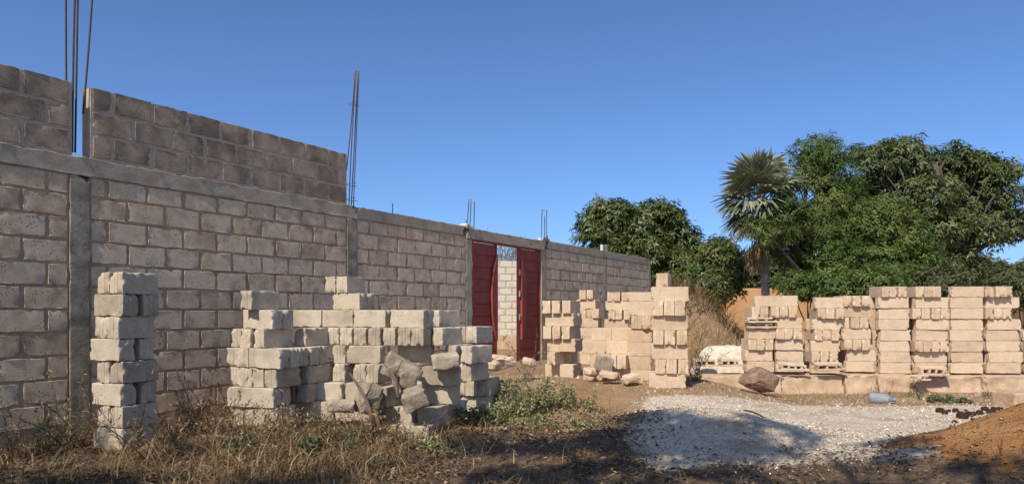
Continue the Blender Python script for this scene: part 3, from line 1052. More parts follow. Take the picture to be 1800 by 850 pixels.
# --- tumbled broken pieces in the grey pile
def chunk(px, py, Y, dims, rot, seed, label, m=M_GREY, name='broken_block', amp=.009, r=.014, cat='broken block'):
    v, f = rough_box(dims[0], dims[1], dims[2], r, amp, seed, .025, chips=16)
    v[:, 2] -= dims[2] / 2
    v += (np.stack([fbm(v * 5 + 3, seed, 3), fbm(v * 5 + 9, seed + 1, 3), fbm(v * 5 + 19, seed + 2, 3)], 1)) * amp
    me = mesh_np(name, v, f, [m], True); me.set_sharp_from_angle(angle=math.radians(35))
    o = obj(name, me, None, at(px, py, Y), tuple(math.radians(a) for a in rot))
    return tag(o, label, cat, None)


chunk(706, 651, 7.35, (.38, .26, .24), (8, 28, 12), 701, 'rounded dark broken chunk leaning on the grey pile, biggest of the tumbled pieces', m=M_CHIP, r=.06, amp=.014)
chunk(783, 634, 7.4, (.27, .24, .15), (4, -6, 8), 702, 'broken block with lifted cap on the right of the grey pile', r=.02)
chunk(713, 666, 7.28, (.19, .2, .19), (5, 10, 30), 703, 'small square broken block wedged below the rounded chunk', m=M_CHIP, r=.02)
chunk(727, 700, 7.05, (.24, .3, .18), (8, -18, 12), 704, 'tilted broken block with dark hollow below, low in the grey pile', m=M_CHIP, r=.02)
chunk(694, 668, 7.15, (.06, .06, .30), (10, -20, 10), 705, 'thin broken sliver standing against the rounded chunk', m=M_CHIP, r=.012)
chunk(600, 712, 7.1, (.26, .2, .10), (8, 4, 10), 707, 'flat pale slab among weeds below the grey pile', r=.02)
chunk(648, 700, 7.2, (.2, .25, .3), (4, 14, 30), 708, 'upright broken block left of the tilted one, low in grey pile', m=M_CHIP, r=.03)
chunk(880, 634, 10.2, (.34, .3, .13), (5, 4, 30), 709, 'broad stone doorstep lump before the red gate', m=M_TAN, r=.05, amp=.03, name='rubble_stone', cat='stone')
chunk(930, 636, 10.6, (.20, .2, .12), (5, 14, 10), 710, 'small stone right of the doorstep lump at the gate', m=M_TAN, r=.04, name='rubble_stone', cat='stone')
chunk(866, 642, 9.8, (.22, .2, .13), (10, 4, 60), 711, 'stone left of the doorstep lump, behind the weeds', m=M_TAN, r=.05, name='rubble_stone', cat='stone')
chunk(1062, 640, 10.4, (.24, .12, .22), (5, 8, 10), 712, 'grey slab fragment at the foot of the middle tan stacks', m=M_CHIP, r=.02)
chunk(1070, 658, 10.2, (.26, .15, .09), (5, 8, -10), 713, 'pale grey rubble piece lying before the tan middle stacks', m=M_TAN, r=.03, name='rubble_stone', cat='stone')
chunk(1040, 655, 10.5, (.2, .15, .10), (5, 8, 40), 714, 'bluish rubble piece right of the gate stack foot', m=M_TAN, r=.03, name='rubble_stone', cat='stone')
chunk(1108, 664, 10.1, (.22, .15, .10), (5, -18, 20), 715, 'tilted flat rubble piece below the end-on pair of tan blocks', m=M_TAN, r=.02, name='rubble_stone', cat='stone')
chunk(1794, 706, 9.4, (.5, .4, .28), (0, 0, 6), 716, 'pale smooth concrete slab at the right edge above the sand heap', m=M_SANDC, r=.02, amp=.006, name='concrete_slab', cat='slab')


# --- boulder
def boulder():
    import bmesh
    out = [(-.29, -.04), (-.24, .05), (-.12, .13), (-.02, .205), (.07, .19), (.17, .12), (.285, .05), (.28, -.06), (.22, -.19), (.05, -.20), (-.08, -.15), (-.2, -.10)]
    bm = bmesh.new()
    rs = np.random.RandomState(4)
    for (x, z) in out:
        k = 1 - .35 * abs(x) / .3
        for y in (-.17 * k * rs.uniform(.3, 1.1), .17 * k * rs.uniform(.5, 1.1)):
            bm.verts.new((x, y, z * (1 if y > 0 else .92)))
    for p in ((-.05, -.24, .02), (.12, -.23, -.02), (.05, -.20, .12), (.16, -.2, -.14), (-.15, -.2, -.03), (.0, .24, .05)): bm.verts.new(p)
    r_ = bmesh.ops.convex_hull(bm, input=bm.verts)
    bmesh.ops.delete(bm, geom=[v for v in bm.verts if not v.link_faces], context='VERTS')
    bmesh.ops.triangulate(bm, faces=bm.faces)
    bmesh.ops.subdivide_edges(bm, edges=bm.edges, cuts=5, use_grid_fill=True)
    bm.normal_update()
    P = np.array([v.co[:] for v in bm.verts]); N = np.array([v.normal[:] for v in bm.verts])
    d = .020 * fbm(P * 9, 4, 4) + .010 * fbm(P * 30, 8, 3)
    P = P + N * d[:, None]
    for v, p in zip(bm.verts, P): v.co = p
    me = bpy.data.meshes.new('boulder'); bm.to_mesh(me); bm.free()
    me.materials.append(M_ROCK)
    me.polygons.foreach_set('use_smooth', np.ones(len(me.polygons), dtype=bool))
    me.set_sharp_from_angle(angle=math.radians(28))
    p = at(1334, 667, 10.9)
    tag(obj('boulder', me, None, p), 'reddish brown laterite boulder on the sandy ground before the right stacks', 'boulder')


boulder()

# --- white heap behind
def heap(px0, px1, py_top, Y, depth, label, seed=0, zb=.15):
    x0 = (px0 - 900) / 1265 * Y; x1 = (px1 - 900) / 1265 * Y
    top = at(0, py_top, Y).z
    nx, ny = 50, 20
    U, V_ = np.meshgrid(np.linspace(-1, 1, nx), np.linspace(-1, 1, ny))
    X = (x0 + x1) / 2 + U * (x1 - x0) / 2
    Yy = Y + .2 + V_ * depth / 2
    edge = np.clip(1 - np.where(U > 0, np.abs(U) ** 14, np.abs(U) ** 3.5), 0, 1) * np.clip(1 - np.abs(V_) ** 3, 0, 1)
    p = np.stack([X.ravel(), Yy.ravel(), 0 * X.ravel()], 1)
    Z = zb + (top - zb) * edge + .05 * fbm(p * 7, seed, 5).reshape(X.shape) * edge
    idx = np.arange(nx * ny).reshape(ny, nx)
    Fq = np.stack([idx[:-1, :-1], idx[:-1, 1:], idx[1:, 1:], idx[1:, :-1]], -1).reshape(-1, 4)
    me = mesh_np('gravel_heap', np.stack([X.ravel(), Yy.ravel(), Z.ravel()], 1), Fq, [M_WHITE], True)
    return tag(obj('gravel_heap', me), label, 'gravel heap')


heap(1222, 1330, 607, 12.55, .7, 'white lime gravel heap between the tallest tan stack and the boulder', 3)
heap(1398, 1436, 606, 12.9, .5, 'small patch of white gravel heap seen between second and third stacks', 4)


# --- plastic bottle
def bottle():
    m, nt, b = mat_new('blue_plastic')
    b.inputs['Base Color'].default_value = (.48, .54, .57, 1)
    b.inputs['Roughness'].default_value = .25
    b.inputs['Transmission Weight'].default_value = .55
    b.inputs['IOR'].default_value = 1.1
    m2, nt2, b2 = mat_new('blue_cap_plastic')
    b2.inputs['Base Color'].default_value = (.12, .25, .50, 1); b2.inputs['Roughness'].default_value = .4
    prof = [(0, .0), (0, .07), (.01, .082), (.05, .085), (.09, .080), (.12, .086), (.16, .080), (.20, .085), (.235, .078), (.265, .05), (.285, .024), (.31, .022)]
    n = 24
    v = []
    for (z_, r_) in prof:
        for k in range(n):
            a = 2 * math.pi * k / n
            cr = 1 + .05 * math.sin(3 * a + z_ * 20)
            v.append((z_, r_ * cr * math.cos(a), r_ * cr * math.sin(a) * .85))
    f = []
    for i in range(len(prof) - 1):
        for k in range(n):
            f.append((i * n + k, i * n + (k + 1) % n, (i + 1) * n + (k + 1) % n, (i + 1) * n + k))
    mb = MB(); mb.add(v, f)
    e = empty('plastic_bottle', (at(1527, 703, 10.0).x, 10.0, th(5.0, 10.0) + .09), (0, math.radians(4), math.radians(-18)))
    tag(e, 'crumpled bluish clear plastic water bottle lying on the pale gravel edge', 'bottle')
    obj('body', mb.mesh('body', m, True), e)
    cp = MB(); cp.tube([(.295, 0, 0), (.335, 0, 0)], .028, 16)
    obj('cap', cp.mesh('cap', m2, False), e)


bottle()

# --- dark clods on the gravel
cl = [(1653, 722, 9), (1661, 725, 7), (1667, 720, 5), (1680, 721, 7), (1697, 719, 4), (1692, 730, 10), (1703, 727, 8), (1711, 726, 7), (1721, 724, 8), (1731, 719, 8), (1741, 723, 8), (1750, 721, 9),
      (1758, 721, 8), (1766, 722, 6), (1726, 735, 6), (1677, 740, 5), (1675, 749, 5), (1632, 761, 4), (1684, 748, 3), (1712, 734, 5)]
CLN = ['leftmost dark clod of the row', 'dark clod just right of the leftmost', 'small dark clod third in the row', 'lone oval dark clod right of the first three', 'tiny dark clod beyond the oval one', 'largest round dark clod starting the cluster',
       'second clod of the dark cluster', 'third clod of the dark cluster', 'fourth clod of the dark cluster', 'upper dark clod in the cluster middle', 'sixth clod of the dark cluster', 'tall dark clod near the cluster right end',
       'dark clod next to the cluster right end', 'last dark clod at the cluster right end', 'dark clod lying below the cluster middle', 'flat dark clod below the oval one', 'lower flat dark clod towards the sand heap', 'lone dark clod nearest the shade',
       'tiny dark clod beside the lower flat clod', 'low dark clod under the cluster']
for i, (px, py, s_) in enumerate(cl):
    Y = 1.25 * 1265 / (py - 548) * .985
    x = (px - 900) / 1265 * Y
    v, f = rough_box(s_ * .011, s_ * .010, s_ * .0085, s_ * .0038, .007, 800 + i, .014, chips=6)
    tag(obj('clod', mesh_np('clod', v, f, [M_CLOD], True), None, (x, Y, th(x, Y) - .006), (0, 0, i)), CLN[i] + ' on white gravel', 'clod', 'dark clods on the white gravel')

# ------------------------------------------------------------------ far ochre wall
fw = MB()
yw = 32.0
v, f = rough_box(17, .25, 2.3, .02, .006, 900, .5)
fwo = empty('boundary_wall', (0, 0, 0))
tag(fwo, 'low ochre rendered wall in front of the far bushes', 'wall')
v += np.array([at(1215, 0, yw).x + 8.5, yw, 0])
obj('wall_face', mesh_np('wall_face', v, f, [M_FARWALL], True), fwo)

# ------------------------------------------------------------------ foliage
def unit(v):
    return v / np.maximum(np.linalg.norm(v, axis=-1, keepdims=True), 1e-9)


def leaves_np(base, d, up, ln, wd, var, fold=.25, droop=0.0):
    """each leaf: 4-point blade bent along its middle (two quads would be heavier); returns verts, faces, var"""
    n = len(base)
    side = unit(np.cross(d, up))
    nrm = unit(np.cross(side, d))
    ln = np.broadcast_to(ln, (n,))[:, None]; wd = np.broadcast_to(wd, (n,))[:, None]
    mid = base + d * ln * .45 + nrm * wd * 0.0
    tip = base + d * ln - np.array([0, 0, 1.0]) * ln * droop
    a = mid + side * wd * .5 + nrm * wd * fold
    b = mid - side * wd * .5 + nrm * wd * fold
    V = np.stack([base, a, tip, b], 1).reshape(-1, 3)
    F_ = np.arange(n * 4).reshape(n, 4)
    return V, F_, np.repeat(var, 4)


def sphere_pts(n, rs):
    return unit(rs.normal(size=(n, 3)))


def crown_points(lobes, n, rs, fill=.25, flat=.0):
    """points through the outer shell of a union of ellipsoids"""
    vol = np.array([(l[3] * l[4] + l[4] * l[5] + l[3] * l[5]) for l in lobes]); pr = vol / vol.sum()
    pick = rs.choice(len(lobes), n * 2, p=pr)
    Lb = np.array(lobes)[pick]
    D = sphere_pts(n * 2, rs)
    rad = np.where(rs.rand(n * 2) < fill, rs.uniform(.3, .8, n * 2), rs.uniform(.82, 1.05, n * 2))
    bumpy = 1 + .16 * fbm(D * 2.6 + Lb[:, :3] * 3, 5, 3)
    P = Lb[:, :3] + D * Lb[:, 3:6] * (rad * bumpy)[:, None]
    inside = np.zeros(n * 2, dtype=bool)
    for i, l in enumerate(lobes):
        q = np.linalg.norm((P - np.array(l[:3])) / np.array(l[3:6]), axis=1)
        inside |= (q < .72) & (pick != i)
    keep = ~inside | (rs.rand(n * 2) < .15)
    P = P[keep][:n]; D = unit(D * np.array([1, 1, 1.0]))[keep][:n]
    return P, D


def rosettes(P, D, per, ln, wd, rs, droop=.35, gap=None):
    """drooping whorls of long leaves at twig ends"""
    n = len(P)
    cv = np.clip(.42 + .6 * fbm(P * 1.1, 40, 3) + rs.normal(0, .12, n), 0, 1)
    ax = unit(D + np.array([0, 0, .35]) + rs.normal(0, .35, (n, 3)))
    B, Dd, U, Vr = [], [], [], []
    ref = unit(np.cross(ax, rs.normal(size=(n, 3))))
    ref2 = np.cross(ax, ref)
    for k in range(per):
        an = 2 * np.pi * k / per + rs.uniform(-.4, .4, n)
        el = rs.uniform(-.25, .75, n)
        d = (ref * np.cos(an)[:, None] + ref2 * np.sin(an)[:, None]) * np.cos(el)[:, None] + ax * np.sin(el)[:, None]
        d = unit(d - np.array([0, 0, droop]))
        B.append(P + rs.normal(0, .05, (n, 3))); Dd.append(d); U.append(ax)
        Vr.append(np.clip(cv + rs.normal(0, .12, n) + .15 * (el > .5), 0, 1))
    B = np.concatenate(B); Dd = np.concatenate(Dd); U = np.concatenate(U); Vr = np.concatenate(Vr)
    m = len(B)
    return leaves_np(B, Dd, U, ln * rs.uniform(.7, 1.25, m), wd * rs.uniform(.7, 1.2, m), Vr, .2, .15)


def clip_holes(P, D, scale, thr, seed):
    k = fbm(P * scale, seed, 3) > thr
    return P[k], D[k]


def limb(mb, p0, p1, r0, r1, rs, wob=.12, n=6, seg=7):
    p0 = np.array(p0, float); p1 = np.array(p1, float)
    L = np.linalg.norm(p1 - p0)
    pts = []
    off = rs.normal(0, wob * L * .5, 3)
    for i in range(seg):
        t = i / (seg - 1)
        pts.append(Vector(p0 + (p1 - p0) * t + off * math.sin(math.pi * t) + np.array([0, 0, .08 * L * math.sin(math.pi * t)])))
    mb.tube(pts, [r0 + (r1 - r0) * i / (seg - 1) for i in range(seg)], n)
    return pts


def tree(name, label, cat, base, lobes, n, mat, per=9, ln=.24, wd=.075, seed=1, trunk_r=.22, holes=(.0, -9), fill=.25, droop=.35, sub=3, group=None, fork=.35, clump_r=.26):
    rs = np.random.RandomState(seed)
    e = empty(name, base)
    b = np.array(base)
    kk = 8
    P, D = crown_points(lobes, max(4, n // kk), rs, fill)
    if holes[1] > -5: P, D = clip_holes(P, D, holes[0], holes[1], seed + 3)
    off = rs.normal(0, 1, (len(P) * kk, 3)); off /= np.maximum(1, np.linalg.norm(off, axis=1, keepdims=True) / 1.5)
    size = np.repeat(rs.uniform(.7, 1.25, len(P)), kk)[:, None]
    P = np.repeat(P, kk, 0) + off * clump_r * size * np.array([1, 1, .75]); D = unit(np.repeat(D, kk, 0) * .6 + off * .6 + np.array([0, 0, .2]))
    V, F_, vr = rosettes(P, D, per, ln, wd, rs, droop)
    obj('crown', mesh_np('crown', V - b, F_, [mat], False, dict(var=vr)), e)
    mb = MB()
    cen = np.mean([l[:3] for l in lobes], axis=0)
    fk = np.array([b[0] + (cen[0] - b[0]) * .25, b[1] + (cen[1] - b[1]) * .25, b[2] + (cen[2] - b[2]) * fork])
    limb(mb, b - np.array([0, 0, .3]), fk, trunk_r * 1.25, trunk_r * .85, rs, .05, 9)
    for l in lobes:
        c = np.array(l[:3])
        pts = limb(mb, fk, c, trunk_r * .5, trunk_r * .2, rs, .15)
        for q in range(sub):
            d = sphere_pts(1, rs)[0] * np.array(l[3:6]) * .92
            pt = pts[rs.randint(3, 6)]
            limb(mb, pt, c + d, trunk_r * .16, trunk_r * .04, rs, .2, 5, 6)
    for v in mb.v: v -= b
    obj('trunk', mb.mesh('trunk', M_BARK, True), e)
    return tag(e, label, cat, group)


def lobe(px, py, Y, rx, ry, rz=None):
    """lobe from its picture position; radii in picture units at that distance"""
    p = at(px, py, Y)
    s = Y / 1265.0
    return (p.x, p.y, p.z, rx * s, (rz if rz else (rx + ry) / 2) * s, ry * s)


YA = 30.0
tree('mango_tree', 'dense dark mango tree rising behind the far end of the long wall', 'tree', (at(1130, 0, YA).x, YA, 0),
     [lobe(1068, 398, YA, 42, 38), lobe(1045, 408, YA, 26, 24), lobe(1080, 378, YA, 30, 22), lobe(1150, 395, YA, 48, 34), lobe(1175, 432, YA + .5, 44, 46), lobe(1130, 440, YA - .5, 48, 36),
      lobe(1205, 450, YA, 32, 34), lobe(1150, 472, YA, 58, 34), lobe(1080, 450, YA, 36, 34), lobe(1222, 478, YA - .5, 26, 32)], 6600, M_MANGO, 9, .21, .07, 21, .3, (.9, -.2), .3, .35)
tree('mango_tree', 'small rounded mango tree overlapping the left end of the ochre wall', 'tree', (at(1262, 0, 28.5).x, 28.5, 0),
     [lobe(1266, 455, 28.5, 26, 30), lobe(1278, 478, 28.5, 26, 24), lobe(1240, 488, 28.3, 30, 22), lobe(1270, 502, 28.2, 30, 18), lobe(1210, 500, 28.3, 28, 18), lobe(1180, 508, 28.3, 26, 16)], 3200, M_MANGO, 9, .20, .068, 22, .14, (1.0, -.42), .3, .35)
YB = 29.0
tree('mango_tree', 'big spreading mango tree with sky showing through, at the right', 'tree', (at(1640, 0, YB).x, YB, 0),
     [lobe(1530, 298, YB, 46, 38), lobe(1590, 288, YB, 50, 40), lobe(1640, 284, YB, 50, 38), lobe(1668, 308, YB, 40, 36), lobe(1710, 316, YB, 48, 40), lobe(1690, 300, YB + .5, 34, 28), lobe(1750, 318, YB + .6, 40, 30), lobe(1500, 320, YB + 1, 40, 36), lobe(1755, 335, YB, 40, 34), lobe(1785, 375, YB, 34, 36),
      lobe(1560, 345, YB + .5, 46, 40), lobe(1620, 355, YB - .8, 50, 36), lobe(1690, 370, YB + .6, 48, 36), lobe(1740, 395, YB - .5, 44, 32), lobe(1640, 400, YB - .5, 52, 34), lobe(1700, 425, YB, 48, 30),
      lobe(1778, 415, YB, 20, 12), lobe(1650, 455, YB, 46, 26), lobe(1590, 430, YB, 44, 44), lobe(1700, 472, YB, 30, 18)], 11500, M_MANGO2, 9, .22, .068, 23, .36, (1.0, -.05), .15, .45, 4, fork=.28)
YC = 26.0
tree('acacia_tree', 'tall bright green feathery tree between the palm and the big mango', 'tree', (at(1450, 0, YC).x, YC, 0),
     [lobe(1440, 275, YC, 34, 28), lobe(1462, 262, YC, 26, 18), lobe(1415, 330, YC, 30, 34), lobe(1455, 330, YC, 40, 50), lobe(1430, 385, YC, 46, 46), lobe(1480, 380, YC, 44, 60), lobe(1400, 420, YC, 44, 40),
      lobe(1450, 445, YC - .5, 60, 44), lobe(1520, 420, YC - .4, 46, 46), lobe(1392, 455, YC, 26, 26), lobe(1455, 484, YC, 48, 18), lobe(1345, 405, 23.6, 24, 18), lobe(1385, 385, 24.2, 26, 34)], 11000, M_FEATHER, 9, .13, .042, 24, .2, (1.1, -.05), .2, .25, clump_r=.30)
tree('leafy_tree', 'low bushy green tree before the big mango, streaked with dead brown twigs', 'tree', (at(1560, 0, 25.0).x, 25.0, 0),
     [lobe(1540, 400, 25, 40, 44), lobe(1580, 420, 25, 38, 40), lobe(1560, 455, 24.8, 60, 36), lobe(1610, 465, 25, 42, 30), lobe(1500, 468, 24.8, 44, 30), lobe(1570, 482, 24.6, 70, 18)], 5200, M_FEATHER, 9, .15, .05, 25, .13, (1.1, -.05), .2, .25, clump_r=.28)
# dead drooping fans caught in the foliage
# shrubs under the trees
SH = [(1215, 490, 50, 36, 24, 'far grey-green shrub left of the palm, behind the small mango'), (1300, 480, 48, 34, 40, 'far grey-green thicket directly left of the palm trunk'), (1368, 478, 47, 34, 42, 'far grey-green thicket directly right of the palm trunk'),
      (1420, 497, 22, 44, 12, 'leafy shrub over the top of the third stack'), (1482, 500, 21.5, 40, 14, 'low green shrub peeking over the fourth stack'), (1545, 494, 21, 36, 12, 'shadowy shrub behind the fifth right-hand stack'), (1600, 490, 24, 34, 18, 'dark shrub between fifth and sixth right-hand stacks'),
      (1660, 492, 23, 32, 22, 'pale olive shrub behind the sixth stack under the mango'), (1710, 478, 40, 44, 24, 'far olive thicket under the mango right side'), (1770, 488, 38, 46, 22, 'far olive thicket at the right edge of the picture'),
      (1660, 475, 42, 40, 26, 'far thicket seen under the mango limbs'), (1800, 500, 22, 40, 22, 'yellowish bush behind the last stack at right edge'), (1845, 480, 40, 50, 26, 'far olive thicket beyond the right edge bush')]
for i, (px, py, Y, rx, ry, lb) in enumerate(SH):
    far = Y > 30
    tree('shrub', lb, 'shrub', (at(px, 0, Y).x, Y, .05), [lobe(px - rx * .4, py, Y, rx * .7, ry), lobe(px + rx * .4, py + ry * .1, Y + .5, rx * .7, ry * .9), lobe(px, py + ry * .6, Y, rx, ry * .9)],
         1500 if far else 900, M_BUSH if far or i in (7, 11) else M_FEATHER, 7, .26 if far else .14, .10 if far else .05, 60 + i, .05, (1.0, -.5), .35, .05, 2)


# fan palm
def palm():
    Y = 25.0
    rs = np.random.RandomState(5)
    bx = at(1346, 0, Y).x
    e = empty('fan_palm', (bx, Y, 0))
    tag(e, 'tall fan palm with grey green fronds and a skirt of dead leaves', 'palm')
    top = at(1338, 355, Y)
    mb = MB()
    pts = [Vector((0, 0, -.2)), Vector((.0, 0, 1.3)), Vector((-.02, 0, 2.6)), Vector((top.x - bx, 0, top.z - .2)), Vector((top.x - bx - .02, 0, top.z + .3))]
    dense = []
    for i in range(len(pts) - 1):
        for q in range(6): dense.append(pts[i].lerp(pts[i + 1], q / 6))
    dense.append(pts[-1])
    mb.tube(dense, [.235 - .10 * min(1, i / 8) + .012 * math.sin(i * 3) for i in range(len(dense))], 12)
    obj('trunk', mb.mesh('trunk', M_PALMBARK, True), e)
    head = np.array([top.x - bx, 0, top.z])

    def frond(d, length, fan, dead, seed, start):
        r = np.random.RandomState(seed)
        d = unit(np.array(d, float))
        side = unit(np.cross(d, [0, 0, 1.0]) + r.normal(0, .3, 3)); side = unit(side - d * np.dot(side, d))
        nrm = np.cross(side, d)
        st = head + start
        hub = st + d * length * .42 - np.array([0, 0, .06])
        m = MB(); m.tube([Vector(st), Vector((st + hub) / 2 + np.array([0, 0, .04])), Vector(hub)], [.022, .016, .012], 5)
        V = []; Fc = []; n = 30
        vr = []
        for k in range(n):
            an = (k / (n - 1) * 2 - 1) * math.radians(fan)
            an += r.normal(0, .03)
            dd = unit(d * math.cos(an) + side * math.sin(an) + nrm * r.normal(0, .08))
            L = length * .62 * (1 - .25 * abs(an) / 2.6) * r.uniform(.85, 1.08)
            w = L * .055
            sd_ = unit(np.cross(dd, nrm))
            dr = (.15 if not dead else .25) * L
            p0 = hub; p1 = hub + dd * L * .55 - np.array([0, 0, dr * .25]); p2 = hub + dd * L - np.array([0, 0, dr * (1 + r.rand())])
            b0 = len(V)
            V += [p0 - sd_ * .004, p0 + sd_ * .004, p1 + sd_ * w + nrm * w * .5, p1 - sd_ * w + nrm * w * .5, p2 + sd_ * w * .12, p2 - sd_ * w * .12, p1 - nrm * w * .2]
            Fc += [(b0, b0 + 1, b0 + 2, b0 + 6), (b0, b0 + 6, b0 + 3, b0 + 0 + 0)] if False else [(b0, b0 + 1, b0 + 2, b0 + 3), (b0 + 3, b0 + 2, b0 + 4, b0 + 5)]
            vr += [float(np.clip(r.normal(.5, .22), 0, 1))] * 7
        nb = sum(len(x) for x in m.v)
        allv = np.concatenate([np.concatenate(m.v), np.array(V)])
        fc = m.f + [[q + nb for q in f] for f in Fc]
        me = mesh_np('frond', allv, fc, [M_DEADFROND if dead else M_FROND], False, dict(var=[.3] * nb + vr))
        obj('dead_frond' if dead else 'frond', me, e)

    k = 0
    for el, cnt, L, dead in ((80, 5, 1.6, 0), (60, 8, 1.65, 0), (40, 9, 1.6, 0), (18, 9, 1.6, 0), (-4, 9, 1.5, 0), (-26, 8, 1.4, 0), (-45, 3, 1.1, 1)):
        for i in range(cnt):
            az = 2 * math.pi * (i + rs.uniform(-.25, .25)) / cnt + el * .07
            e_ = math.radians(el + rs.uniform(-8, 8))
            d = (math.cos(az) * math.cos(e_), math.sin(az) * math.cos(e_), math.sin(e_))
            left = d[0] < -.3 and el < 20
            frond(d, L * 1.12 * rs.uniform(.88, 1.1), 105 if el > 0 else 95, dead or (left and rs.rand() < .35), 900 + k, np.array([0, 0, rs.uniform(-.25, .25) + el * .003]))
            k += 1
    # brown skirt hanging against the trunk
    sk = []
    base = at(1333, 440, Y)
    P = np.stack([rs.normal(base.x - bx - .08, .13, 260), rs.normal(0, .15, 260), rs.uniform(base.z - .3, base.z + .3, 260)], 1)
    D = unit(np.stack([rs.normal(0, .22, 260), rs.normal(0, .22, 260), -np.ones(260)], 1))
    V, F_, vr = leaves_np(P, D, rs.normal(size=(260, 3)), .6 * rs.uniform(.5, 1.2, 260), .06, rs.uniform(.4, 1, 260), .2)
    obj('dead_leaf_skirt', mesh_np('dead_leaf_skirt', V, F_, [M_DEADFROND], False, dict(var=vr)), e)


palm()


# bare thorn tree behind the gate
def bare_tree(px, Y, top_y, label, seed, spread=60):
    rs = np.random.RandomState(seed)
    b = at(px, 0, Y); b.z = 0
    H_ = at(0, top_y, Y).z
    e = empty('bare_tree', b)
    tag(e, label, 'bare tree')
    mb = MB()
    tw = MB()

    def grow(p, d, L, r, depth):
        q = p + d * L
        mid = (p + q) / 2 + Vector(rs.normal(0, L * .07, 3))
        (mb if depth < 2 else tw).tube([p, mid, q], [r, r * .8, r * .62], 5 if depth < 3 else 3, False)
        if depth >= 6 or q.z > H_: return
        for i in range(3 if depth < 4 else 3):
            nd_ = (d + Vector(rs.normal(0, .55, 3)) + Vector((0, 0, .05 if depth < 3 else -.05))).normalized()
            grow(q, nd_, L * rs.uniform(.62, .85), r * .62, depth + 1)
    for i in range(3):
        grow(Vector((0, 0, 0)), Vector((rs.normal(0, .4), rs.normal(0, .3), 1)).normalized(), H_ * .27, .09, 0)
    obj('trunk', mb.mesh('trunk', M_BARK, True), e)
    P = np.concatenate(tw.v)
    obj('twigs', tw.mesh('twigs', mat_twg, False), e)


mat_twg = mat_simple('grey_twig', [(.3, (.16, .145, .12)), (.7, (.30, .27, .23))], 9, 60, .3)
bare_tree(868, 33.0, 378, 'bare grey thorn tree seen over the gate lintel', 3)
bare_tree(908, 31.0, 418, 'low bare thorn bush glimpsed over the inner wall', 8)


# trees behind the camera, whose crowns dapple the foreground
def shade_lobe(sx, sy, h, rx, ry, rz):
    """crown lobe at height h whose shadow falls round (sx, sy)"""
    k = h / math.tan(SUN_EL)
    return (sx + SUN_XY.x * k, sy + SUN_XY.y * k, h, rx, ry, rz)


tree('shade_tree', 'spreading tree behind the viewer that dapples the left foreground', 'tree', (-6.2, -3.2, 0),
     [shade_lobe(-4.2, 4.8, 6.0, 1.3, .8, .5), shade_lobe(-2.3, 4.7, 6.3, 1.4, .6, .5), shade_lobe(-3.55, 6.2, 6.8, .8, .5, .4), shade_lobe(-.5, 5.2, 6.6, 1.1, .7, .5), shade_lobe(-5.0, 6.4, 6.4, .7, .9, .5), shade_lobe(-.2, 6.5, 6.6, .7, .35, .4)],
     560, M_MANGO, 8, .24, .08, 31, .20, (.8, -.02), .3, .2, 2, clump_r=.13)
tree('shade_tree', 'spreading tree behind the viewer that dapples the pale gravel', 'tree', (1.2, -4.5, 0),
     [shade_lobe(1.0, 5.1, 6.4, .8, .6, .5), shade_lobe(2.5, 5.1, 6.6, 1.3, .8, .6), shade_lobe(1.8, 6.7, 6.8, 1.0, .5, .4), shade_lobe(2.7, 6.2, 6.6, .85, .4, .4), shade_lobe(.5, 6.6, 6.9, .7, .3, .3), shade_lobe(2.9, 5.4, 6.5, .6, .4, .4), shade_lobe(1.3, 7.3, 6.7, .8, .25, .3)],
     900, M_MANGO, 8, .24, .08, 33, .12, (.9, -.03), .3, .2, 2, clump_r=.13)


# ------------------------------------------------------------------ ground vegetation
def blades(P, L, lean, wd, rs, var, curl=.6, seg=3, az=None):
    """thin curved stems; P (n,3)"""
    n = len(P)
    az = rs.uniform(0, 2 * np.pi, n) if az is None else az
    hd = np.stack([np.cos(az), np.sin(az), np.zeros(n)], 1)
    sd_ = np.stack([-np.sin(az + rs.normal(0, .8, n)), np.cos(az), np.zeros(n)], 1)
    L = np.broadcast_to(L, (n,)); wd = np.broadcast_to(wd, (n,)); lean = np.broadcast_to(lean, (n,))
    V = []
    p = P.copy(); ang = lean.copy()
    for k in range(seg + 1):
        w = wd * (1 - .75 * k / seg) * .5
        V.append(p - sd_ * w[:, None]); V.append(p + sd_ * w[:, None])
        step = (L / seg)[:, None]
        p = p + (hd * np.sin(ang)[:, None] + np.array([0, 0, 1.0]) * np.cos(ang)[:, None]) * step + rs.normal(0, .03, (n, 3)) * step
        ang = ang + curl * rs.uniform(.2, 1.2, n)
    V = np.stack(V, 1)          # n, 2(seg+1), 3
    nv = 2 * (seg + 1)
    base = (np.arange(n) * nv)[:, None, None]
    q = np.array([[2 * k, 2 * k + 1, 2 * k + 3, 2 * k + 2] for k in range(seg)])[None]
    return V.reshape(-1, 3), (base + q).reshape(-1, 4), np.repeat(var, nv)


def stuff(name, V, F_, vr, mat, label):
    me = mesh_np(name, V, F_, [mat], False, dict(var=vr))
    return tag(obj(name, me), label, name.replace('_', ' '), kind='stuff')


def scat(n, x0, x1, y0, y1, rs, dens=None):
    x = rs.uniform(x0, x1, n); y = rs.uniform(y0, y1, n)
    if dens is not None:
        k = rs.rand(n) < dens(x, y); x = x[k]; y = y[k]
    return x, y


rs = np.random.RandomState(77)
sx = lambda a, b, x: sstep(a, b, x)


def wallx(y):      # x of the wall face at distance y
    return -4.6457 + (y - 6.53) * .6078


def inplot(x, y):
    return (x > wallx(y) + .05).astype(float)


def clump(x, y, s, seed, lo, hi):
    p = np.stack([x, y, 0 * x], 1)
    return sstep(lo, hi, fbm(p * s, seed, 3))


